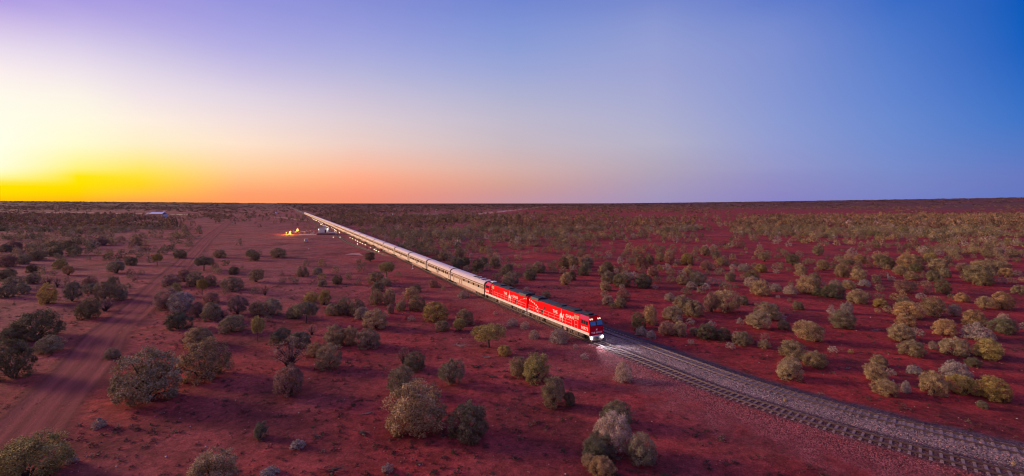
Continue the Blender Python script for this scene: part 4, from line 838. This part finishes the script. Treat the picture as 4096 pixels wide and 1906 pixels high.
# people: one skinned body, clothes and hair as children
M_skin = mat('skin', (0.42,0.24,0.17), 0.6)
M_cloth = tint_mat('cloth', 'object', 1, 1, 0.9)
def skin_mesh(name, pts, edges, rad, sub=1):
    me = bpy.data.meshes.new(name); me.from_pydata(pts, edges, []); o = bpy.data.objects.new(name, me); COL.objects.link(o)
    md = o.modifiers.new('skin', 'SKIN'); md.use_smooth_shade = True
    for v, r in zip(me.skin_vertices[0].data, rad): v.radius = (r, r) if not isinstance(r, tuple) else r
    me.skin_vertices[0].data[0].use_root = True
    if sub: o.modifiers.new('sub', 'SUBSURF').levels = sub
    bpy.context.view_layer.update(); dg = bpy.context.evaluated_depsgraph_get()
    r = bpy.data.meshes.new_from_object(o.evaluated_get(dg)); r.name = name; bpy.data.objects.remove(o); return r
def body_pose(stride, arm, bend):
    P = [(0,0,.95),(0,0,1.15),(0,0,1.38),(0,0,1.5),(0,.01,1.58),(0,.02,1.68)]; E = [(0,1),(1,2),(2,3),(3,4),(4,5)]; Rr = [.13,.12,.14,.055,.085,.09]
    def add(p, r, par): P.append(p); Rr.append(r); E.append((par, len(P)-1)); return len(P)-1
    C_ = [list(range(1, 3))]; arms = []; legs = []
    for s in (-1, 1):
        sh = add((s*.19,0,1.42), .06, 2); el = add((s*(.25+arm*.05), s*bend*.06+.02, 1.14), .045, sh); wr = add((s*(.24+arm*.1), .12+.12*arm, .93+.16*arm), .03, el)
        pl = add((s*(.24+arm*.1), .16+.14*arm, .86+.16*arm), .035, wr); base = Vector(P[pl])
        for k in range(4): a = add(tuple(base+Vector((s*(-.03+.02*k), .02, -.045))), .0095, pl); add(tuple(Vector(P[a])+Vector((0, .012, -.04+.006*abs(k-1)))), .008, a)
        t = add(tuple(base+Vector((-s*.045, .03, .0))), .010, pl); add(tuple(Vector(P[t])+Vector((-s*.01, .02, -.03))), .008, t)
        hp_ = add((s*.1,0,.9), .09, 0); kn = add((s*.11, s*stride*.18+.03, .5), .06, hp_); an = add((s*.11, s*stride*.26-.02, .09), .042, kn); add((s*.12, s*stride*.26+.14, .04), .035, an)
        arms.append((sh, el)); legs.append((hp_, kn, an))
    return P, E, Rr, arms, legs
PERSON = []
for stride, arm, bend in ((0.1, 0.2, 0.3), (1.0, 0.4, 1.0), (0.3, 1.0, -0.5)):
    P, E, Rr, arms, legs = body_pose(stride, arm, bend)
    body = skin_mesh('person', P, E, Rr, 1)
    sp = [P[0],P[1],P[2],(0,0,1.46)]; se = [(0,1),(1,2),(2,3)]; sr = [.15,.145,.165,.08]
    for sh, el in arms:
        k = len(sp); sp += [P[sh], tuple(Vector(P[sh]).lerp(Vector(P[el]), .8))]; se += [(2, k), (k, k+1)]; sr += [.082, .062]
    shirt = skin_mesh('shirt', sp, se, sr, 1)
    tp = [(0,0,.99)]; te = []; tr_ = [.145]
    for h_, k_, a_ in legs:
        k = len(tp); tp += [P[h_], P[k_], tuple(Vector(P[k_]).lerp(Vector(P[a_]), .85))]; te += [(0,k),(k,k+1),(k+1,k+2)]; tr_ += [.11,.08,.062]
    trou = skin_mesh('trousers', tp, te, tr_, 1)
    hb = MB(); hb.ball((0,-.005,1.715), .105, 10, 6); hair = bpy.data.meshes.new('hair'); hair.from_pydata(hb.v, [], hb.f)
    fb = bpy.data.meshes.new('face')
    body.materials.clear(); body.materials.append(M_skin)
    for m in (shirt, trou, hair): m.materials.clear(); m.materials.append(M_cloth)
    PERSON.append((body, shirt, trou, hair))
CL = {'white': (.75,.72,.70), 'red': (.65,.02,.02), 'dark': (.025,.025,.035), 'blue': (.06,.09,.25), 'khaki': (.40,.34,.16), 'pink': (.55,.25,.28), 'grey': (.25,.24,.26)}
HA = [(.03,.02,.015),(.15,.09,.05),(.4,.35,.3),(.06,.04,.03)]
def person(p, rz, pose, top, bot, label, group):
    b_, s_, t_, h_ = PERSON[pose]
    o = link_mesh('person', b_, None); o.location = p; o.rotation_euler = (0, 0, rz); f = R.uniform(.94, 1.06); o.scale = (f, f, f)
    tag(o, label, 'person', group)
    link_mesh('shirt', s_, None, o, CL[top]); link_mesh('trousers', t_, None, o, CL[bot]); link_mesh('hair', h_, None, o, R.choice(HA))
tops = ['white','dark','pink','white','blue','white','khaki','white']; used = {}
crowd = [(430,300),(455,292),(505,255),(522,290),(545,262),(560,300),(600,275),(622,285),(645,292),(680,285),(705,268),(728,262),(750,290),(772,258),(800,290),(822,270),(850,300),(862,250),(885,265),(905,290),(930,262),(950,290),(968,245),(985,262),(1005,290),(1025,275),(1048,262),(1065,300),(1090,280),(1125,262),(1150,292),(1185,310),(470,318),(240,330),(215,318),(585,318),(832,318),(915,312)]
for i, (x, y) in enumerate(crowd):
    t = tops[i % 8] if i not in (31, 2) else ('dark', 'white')[i == 2]; bt = ['dark','grey','blue','khaki'][(i*7) % 4]
    key = (t, bt); used[key] = used.get(key, 0)+1
    tail = 'by the bonfires' if used[key] == 1 else f'by the bonfires, {ordi(used[key])} such guest'
    person(at(1120+x*.1087, 900+(y+22)*.1087), R.uniform(0, 6.28), i % 3, t, bt, f'person in {t} top and {bt} trousers {tail}', 'guests gathered at the bonfires')
walk = [(395,360,'blue','dark',1),(810,590,'dark','blue',1),(875,790,'dark','dark',0),(1035,770,'dark','grey',0),(1062,860,'dark','dark',2),(1185,740,'dark','dark',1),(1225,850,'white','dark',1),(1105,790,'khaki','khaki',0),(1400,880,'red','pink',2),(1440,875,'red','dark',0),(1480,860,'red','dark',2),(1520,895,'white','grey',2),(200,290,'white','grey',0),(1205,720,'dark','grey',0)]
lab = ['person in blue walking beside the train past the lantern row','person in dark top and blue trousers beside the lantern nearest the siding weeds','person in black standing alone on the siding rails','person in dark top and grey trousers left of the khaki guest','person in black stooping left of a lantern by the siding','tall person in black standing close against the carriages','person in white shirt and dark trousers walking between lanterns','person dressed all in khaki beside the train','leftmost of three people in red, with pink trousers','middle one of the three people in red','rightmost of the three people in red','person in white bending beside the people in red','person in white by the topmost lantern of the near row','person in dark top and grey trousers behind the khaki guest']
for (x, y, t, bt, ps), l_ in zip(walk, lab): person(at(1380+x*.1009, 920+y*.1009), R.uniform(0, 6.28), ps, t, bt, l_, 'guests walking beside the train')

# lanterns
lb = MB(); lb.ball((0,0,0.6), 0.2, 10, 7); gm = lb.build('globe', M_globe, None, True); lsb = MB(); lsb.tube((0,0,0),(0,0,0.40),0.03); lsb.tube((0,0,0),(0,0,0.05),0.16,n=8); sm_ = lsb.build('stand', M_dark, None)
g_me, s_me = gm.data, sm_.data; bpy.data.objects.remove(gm); bpy.data.objects.remove(sm_)
L4 = [(95,290),(115,298),(135,305),(155,318),(175,328),(200,345),(225,345),(240,358),(255,362),(275,372),(290,380),(305,385),(360,410),(385,430),(405,440),(435,455),(495,480),(530,490),(475,515),(530,512),(455,540),(500,555),(560,572),(605,588),(660,605),(710,628),(775,650),(815,670),(680,530),(945,700),(1005,742),(1065,770),(1110,802),(1138,832),(1080,842),(1136,885),(1272,890),(1293,925),(1010,1115),(1310,1115)]
L3 = [(200,345),(300,385),(408,435),(497,480),(597,525),(687,578),(803,630),(1010,740),(1160,815),(1235,855),(1335,905),(1520,875),(490,598)]
pts = [(1240+x*.09174, 850+(y+8)*.09174) for x, y in L4] + [(1380+x*.1009, 920+(y+10)*.1009) for x, y in L3]
for i, (x, y) in enumerate(pts):
    if i < 16: l_ = f'tiny round lantern in the far row beyond the hut roof, {ordi(i+1)} from its far end'
    elif i < 29: l_ = f'small round lantern behind the hut, {ordi(i-15)} from the far end of its row'
    elif i < 38: l_ = f'glowing round lantern between hut and train, {ordi(i-28)} from the hut roof'
    elif i < 40: l_ = ('glowing lantern standing alone on the ramp ground below the hut', 'glowing lantern standing beside the siding rails right of the hut')[i-38]
    else: l_ = f'bright round lantern beside the nearer carriages, {ordi(i-39)} along the row from the hut'
    o = empty('lantern', at(x, y), 0, l_, 'lantern', 'round lanterns set out beside the train')
    link_mesh('globe', g_me, None, o); link_mesh('stand', s_me, None, o)
for px, py, l_ in ((1535, 1003, 'white lamp on a post beside a carriage joint, right of the people in red'), (1293.5, 893, 'bright white lamp on a post beside the distant carriages')):
    o = empty('lamp_post', at(px, py), 0, l_, 'lamp post'); MB().tube((0,0,0),(0,0,3.1),0.05).build('post', M_steelw, o); MB().ball((0,0,3.25),0.22).build('lamp', M_lampw, o)

# parked car, posts, switch stand
car = empty('parked_car', at(1224, 969.5), math.radians(118), 'white four wheel drive car parked on open ground below the hut', 'car')
MB().prism_y([(-2.2,0.45),(-2.25,1.0),(-2.15,1.85),(-1.9,1.95),(0.5,1.93),(1.05,1.22),(2.1,1.12),(2.25,0.9),(2.25,0.45)], -0.9, 0.9).build('body', M_steelw, car, bevel=0.05)
for y in (-0.913, 0.913):
    MB().prism_y([(-1.9,1.25),(-1.85,1.75),(0.4,1.75),(0.8,1.25)], y-0.012, y+0.012).build('side_window', M_glass, car)
MB().loft([[(0.56,-0.8,1.9),(0.56,0.8,1.9),(1.06,0.8,1.27),(1.06,-0.8,1.27)],[(0.60,-0.8,1.92),(0.60,0.8,1.92),(1.10,0.8,1.29),(1.10,-0.8,1.29)]]).build('windscreen', M_glass, car)
MB().box(-2.30,-2.24,-0.75,0.75,1.25,1.75).build('rear_window', M_glass, car)
for x in (-1.4, 1.4):
    for y in (-0.93, 0.71): MB().tube((x,y,0.38),(x,y+0.22,0.38),0.38,n=12).build('wheel', M_tyre, car)
def post(px, py, h, label, r=0.07, m=M_conc):
    tag(MB().tube((0,0,0),(0,0,h),r,r*0.9,6).build('post', m), label, 'post').location = at(px, py)
post(1244, 968, 1.4, 'short pale post beside the white parked car'); post(2986, 1072, 1.6, 'white marker post among silver bushes right of the train', m=M_white); post(3552, 1115, 1.5, 'white marker post on open red ground far right', m=M_white)
post(1237, 933, 2.2, 'pale post at the edge of the paved pad among the guests')
sw = empty('switch_stand', at(1651, 1080), 0.35, 'white switch stand with lever where the siding leaves the train line', 'switch stand')
b = MB(); b.loft([[(-.5,-.4,0),(.5,-.4,0),(.5,.4,0),(-.5,.4,0)],[(-.18,-.15,.5),(.18,-.15,.5),(.18,.15,.5),(-.18,.15,.5)]]); b.build('base', M_white, sw)
MB().tube((0,0,.5),(0,0,1.35),.06).build('post', M_white, sw); MB().box(-.25,.25,-.03,.03,1.35,1.7).build('target', M_white, sw); MB().box(.5,2.6,-.12,.12,0.02,.12).build('rod', M_white, sw)
tag(MB().ball((0,0,.18),.28,8,5,.7).build('stone', M_white), 'small white stone on the open red ground below the parked car', 'stone').location = at(1234.7, 998)

# far shed, tank, sheets, runway
sh = empty('shed', at(625, 869), math.radians(-6), 'long far shed with blue-grey roof and orange lit wall', 'shed')
MB().box(-8, 14, -4, 5, 0, 5.2).build('wall', M_tan, sh)
for s in (-1, 1): MB().loft([[(-9,0.5,8.2),(15,0.5,8.2),(15,0.5+s*5.6,5.0),(-9,0.5+s*5.6,5.0)],[(-9,0.5,8.4),(15,0.5,8.4),(15,0.5+s*5.6,5.2),(-9,0.5+s*5.6,5.2)]]).build('roof', M_bluetin, sh)
for s in (-1, 1): MB().loft([[(-17,0.5,7.4),(-9.003,0.5,7.4),(-9.003,0.5+s*5,4.6),(-17,0.5+s*5,4.0)],[(-17,0.5,7.6),(-9.003,0.5,7.6),(-9.003,0.5+s*5,4.8),(-17,0.5+s*5,4.2)]]).build('canopy', M_tin, sh)
for x in (-16.5, -12.5):
    for y in (-4.2, 5.2): MB().tube((x,y,0),(x,y,4.4),0.14).build('post', M_wood, sh)
MB().box(14.2, 18.5, -6, -1, 0, 3.4).build('annex', M_white, sh); MB().box(14.2, 18.0, 0, 4, 0, 5.0).build('annex', M_wall, sh)
MB().box(11, 14, 2, 4, 7.6, 10.4).build('roof_tank', M_white, sh); MB().box(-17, -8.1, -4.6, -4.2, 0, 0.9).build('low_wall', M_white, sh)
for k in range(4): MB().box(-6.5+5*k, -4.2+5*k, -4.06, -4.003, 0.6, 3.8).build('door', M_beige, sh)
rp = empty('sloping_sheet', at(535, 868.5), math.radians(-35), 'tilted orange sheet lying on open ground left of the far shed', 'sheet')
MB().loft([[(-3.2,-2.5,0.1),(3.2,-2.5,0.1),(3.2,2.5,2.6),(-3.2,2.5,2.6)],[(-3.2,-2.6,0.3),(3.2,-2.6,0.3),(3.2,2.4,2.8),(-3.2,2.4,2.8)]]).build('sheet', M_tan, rp)
for x in (-3, 3): MB().tube((x,2.4,0),(x,2.4,2.6),0.12).build('prop', M_wood, rp)
tk = empty('water_tank', at(1105, 856.5), 0, 'white round water tank standing far off left of the train tail', 'water tank')
MB().tube((0,0,0.4),(0,0,3.8),2.0,n=16).build('tank', M_white, tk); MB().tube((0,0,3.803),(0,0,4.4),2.1,0.3,16).build('lid', M_tin, tk); MB().tube((2.0,0,3.6),(5.5,0,3.2),0.1).build('pipe', M_steelw, tk)
tr_ = empty('trailer', at(1010, 864.5), math.radians(5), 'long low white trailer parked far off left of the water tank', 'trailer')
MB().box(-5.5,1.6,-1.2,1.2,0.7,2.0).build('body', M_steelw, tr_); MB().box(2.2,5.5,-1.2,1.2,0.7,2.1).build('cab', M_white, tr_)
for x in (-4,-1,4): MB().tube((x,-1.25,0.45),(x,1.25,0.45),0.45,n=10).build('wheel', M_tyre, tr_)
def strip(name, pts, hw, m, z=0.03):
    P = np.array([at(*p)[:2] for p in pts]); b = MB(); a, c = offset(P, hw), offset(P, -hw); n = len(P)
    b.add([(x,y,z) for x,y in a]+[(x,y,z) for x,y in c], [(i,i+1,n+i+1,n+i) for i in range(n-1)]); return tag(b.build(name, m), kind='structure')
strip('runway', [(1890,860),(1960,851),(2060,840.5),(2160,830),(2240,823.5),(2330,818.5)], 22, mat('runway_soil', (0.40,0.13,0.09), 0.95, 0, 0.2, 0.05))
strip('runway_strip', [(1940,850),(2060,838),(2160,828),(2240,822.5)], 9, mat('runway_dark', (0.16,0.06,0.07), 0.95, 0, 0.2, 0.05), 0.06)
strip('grass_strip', [(1615,857),(1700,857.5),(1790,858),(1880,860.5)], 12, M_grassy)
strip('grass_paddock', [(690,858),(760,861),(850,860),(960,861.5)], 9, M_grassy)
strip('grass_paddock', [(-60,852),(150,851),(330,852),(500,855),(600,857)], 14, mat('bare_pasture', (0.42,0.22,0.17), 0.95, 0, 0.25, 0.1))
strip('sand_path', [(1085,869.5),(1140,872),(1185,879),(1245,884)], 2.2, M_grassy)
strip('sand_patch', [(1395,1016),(1440,1017),(1480,1021),(1515,1024)], 3.6, mat('pale_sand', (0.36,0.15,0.13), 0.95, 0, 0.3, 0.5), 0.012)
mk = MB(); mk.loft([[(-1.6,-.8,0),(1.6,-.8,0),(1.6,.8,0),(-1.6,.8,0)],[(-1.4,-.05,1.5),(1.4,-.05,1.5),(1.4,.05,1.5),(-1.4,.05,1.5)]])
mo = None
for i, (x, y) in enumerate([(1385,226),(1465,236),(1680,216),(1748,190),(1765,204),(1920,167),(2235,149),(1222,244),(1392,244),(1005,244),(730,245)]):
    p = at(1480+x*.3183, 780+y*.3183)
    if mo is None: o = mo = mk.build('runway_marker', M_white)
    else: o = mo.copy(); COL.objects.link(o)
    o.location = p; tag(o, f'small white wedge marker along the distant runway, {ordi(sorted([1385,1465,1680,1748,1765,1920,2235,1222,1392,1005,730]).index(x)+1)} from its left end', 'marker', 'white wedge markers along the runway')
ms = empty('windsock_mast', at(1743.5, 851), 0, 'thin white mast standing far off near the runway', 'mast'); MB().tube((0,0,0),(0,0,8),0.35,0.2,6).build('pole', M_white, ms); MB().tube((0,0,7.6),(2.4,0,7.2),0.5,0.25,8).build('windsock', M_white, ms)
bl = empty('signal_lamp', at(1568.5, 861), 0, 'small bluish lamp box far behind the train near the grass strip', 'lamp'); MB().box(-1.2,1.2,-1,1,0,2.6).build('cabinet', mat('blue_cabinet', (0.03,0.10,0.20), 0.5), bl); MB().ball((0.5,-1.1,1.8),0.28).build('lamp', M_globe, bl)
fs = empty('caravan', at(1540, 856.5), 0, 'pale flat caravan far behind the train left of the blue lamp', 'caravan'); MB().box(-5,5,-1.5,1.5,0.6,2.8).build('body', M_conc, fs, bevel=0.2); MB().box(-3,3,-1.53,-1.503,1.5,2.2).build('window', M_glass, fs)
for x in (-2, 2): MB().tube((x,-1.4,0.4),(x,1.4,0.4),0.4,n=8).build('wheel', M_tyre, fs)

# dry tufts and fallen branches in the foreground
tm = []
for k in range(3):
    V, Fc, C = crown('spiky', 300+k, 60, 12, 0.09); me = np_mesh('grass_tuft', V, Fc); me.materials.append(M_leaf); me.attributes.new('clump', 'FLOAT', 'POINT').data.foreach_set('value', np.ones(len(V), np.float32)); tm.append(me)
TUFT = [(1024+305*.547,1250+985*.547,70,40,'pale dry tuft low in the foreground centre'),(1024+960*.547,1250+1165*.547,55,45,'grey dry tuft at the bottom edge below the big golden bush'),(1024+100*.547,1900,85,42,'pale tuft cut by the bottom edge between two golden bushes'),(725*.547,1250+840*.547,60,48,'grey tuft near the right edge of the dirt track'),(520*.547,1250+1105*.547,55,45,'grey tuft close to the front golden bush by the track'),(310*.547,1250+1035*.547,36,40,'small dark tuft right on the dirt track edge'),(1600+1222*.3337,1050+585*.3337,10,12,'leftmost yellow tuft on the bank below the second locomotive'),(1600+1252*.3337,1050+597*.3337,9,12,'second yellow tuft on the bank below the second locomotive'),(1600+1370*.3337,1050+637*.3337,9,11,'tiny yellow tuft below the gap between locomotives'),(1600+1445*.3337,1050+668*.3337,18,16,'rounded yellow tuft below the gap between locomotives'),(1600+1665*.3337,1050+757*.3337,9,18,'upright yellow tuft beside the rails below front locomotive'),(2048+1190*.547,1250+350*.547,40,22,'blue-grey tuft beside the nearest gravel right of the train'),(3072+125*.547,1250+650*.547,14,18,'yellow tuft growing on the gravel between the tracks'),(3072+1795*.547,1250+1115*.547,14,20,'yellow tuft on the gravel at the right edge')]
for i, (x, y, w_, h_, l_) in enumerate(TUFT):
    p = at(x, y); W = w_*p.y/F; H = min(max(h_*p.y/F*1.1-0.3*W*CAMH/p.y, 0.45*W), 1.8*W)
    o = link_mesh('grass_tuft', tm[i % 3], None, None, (.52,.36,.17) if 'yellow' in l_ else (.36,.27,.22)); p.z = 0.2 if 'gravel between' in l_ else p.z
    if 'on the gravel' in l_: p = at(x, y, 0.6)
    o.location = p; o.scale = (W, W, H); o.rotation_euler.z = R.uniform(0, 6); tag(o, l_, 'grass tuft', 'dry tufts')
def branch(px, py, w, label, seed, dark=True):
    rr = random.Random(seed); p = at(px, py); W = w*p.y/F; b = MB()
    for k in range(9):
        a = rr.uniform(-0.5, 0.5)+(0 if k < 6 else math.pi); L_ = W*rr.uniform(.25, .6); q = Vector((rr.uniform(-.15,.15)*W, rr.uniform(-.1,.1)*W, .06)); r = W*0.022
        for s in range(3):
            e = q+Vector((math.cos(a)*L_/3, math.sin(a)*L_/3, rr.uniform(-.02,.13)*L_)); e.z = max(e.z, .03); b.tube(q, e, r, r*.6, 5, False); q = e; r *= .6; a += rr.gauss(0, .4)
            if s: d = a+rr.choice((-1, 1))*rr.uniform(.4,1); b.tube(q, q+Vector((math.cos(d)*L_*.3, math.sin(d)*L_*.3, rr.uniform(0,.2)*L_)), r*.6, r*.2, 4, False)
    o = b.build('fallen_branch', M_bark if dark else M_wood); o.location = p; o.rotation_euler.z = rr.uniform(-.4, .4); tag(o, label, 'fallen branch', 'fallen branches')
for i, a in enumerate([(1024+1470*.547,1250+245*.547,75,'grey fallen branch left of the yellow-green tree below the second locomotive',False),(1024+1600*.547,1250+400*.547,90,'dark fallen branch below the yellow-green tree',True),(1024+1720*.547,1250+475*.547,70,'dark fallen branch left of the golden bush near frame centre',True),(1024+770*.547,1250+890*.547,110,'forked fallen branch left of the big golden bush',True),(1024+550*.547,1250+1160*.547,110,'fallen branch at the bottom of the picture',True),(1024+450*.547,1250+910*.547,80,'thin fallen branch beside the pale foreground tuft',True),(2048+150*.547,1250+600*.547,60,'dark fallen branch beside the upright bush',True),(1024+800*.547,1250+745*.547,60,'pale fallen stick above the forked branch',False),(1024+1680*.547,1250+330*.547,60,'grey fallen branch under the yellow-green tree',False),(3072+780*.547,1250+135*.547,45,'pale fallen stick on red ground far right',False),(3072+570*.547,1250+415*.547,40,'pale fallen stick beside the olive bush right of the gravel',False),(1250,1102,40,'pale log lying beside grey-green bushes in midground',False)]): branch(*a[:4], 50+i, a[4])
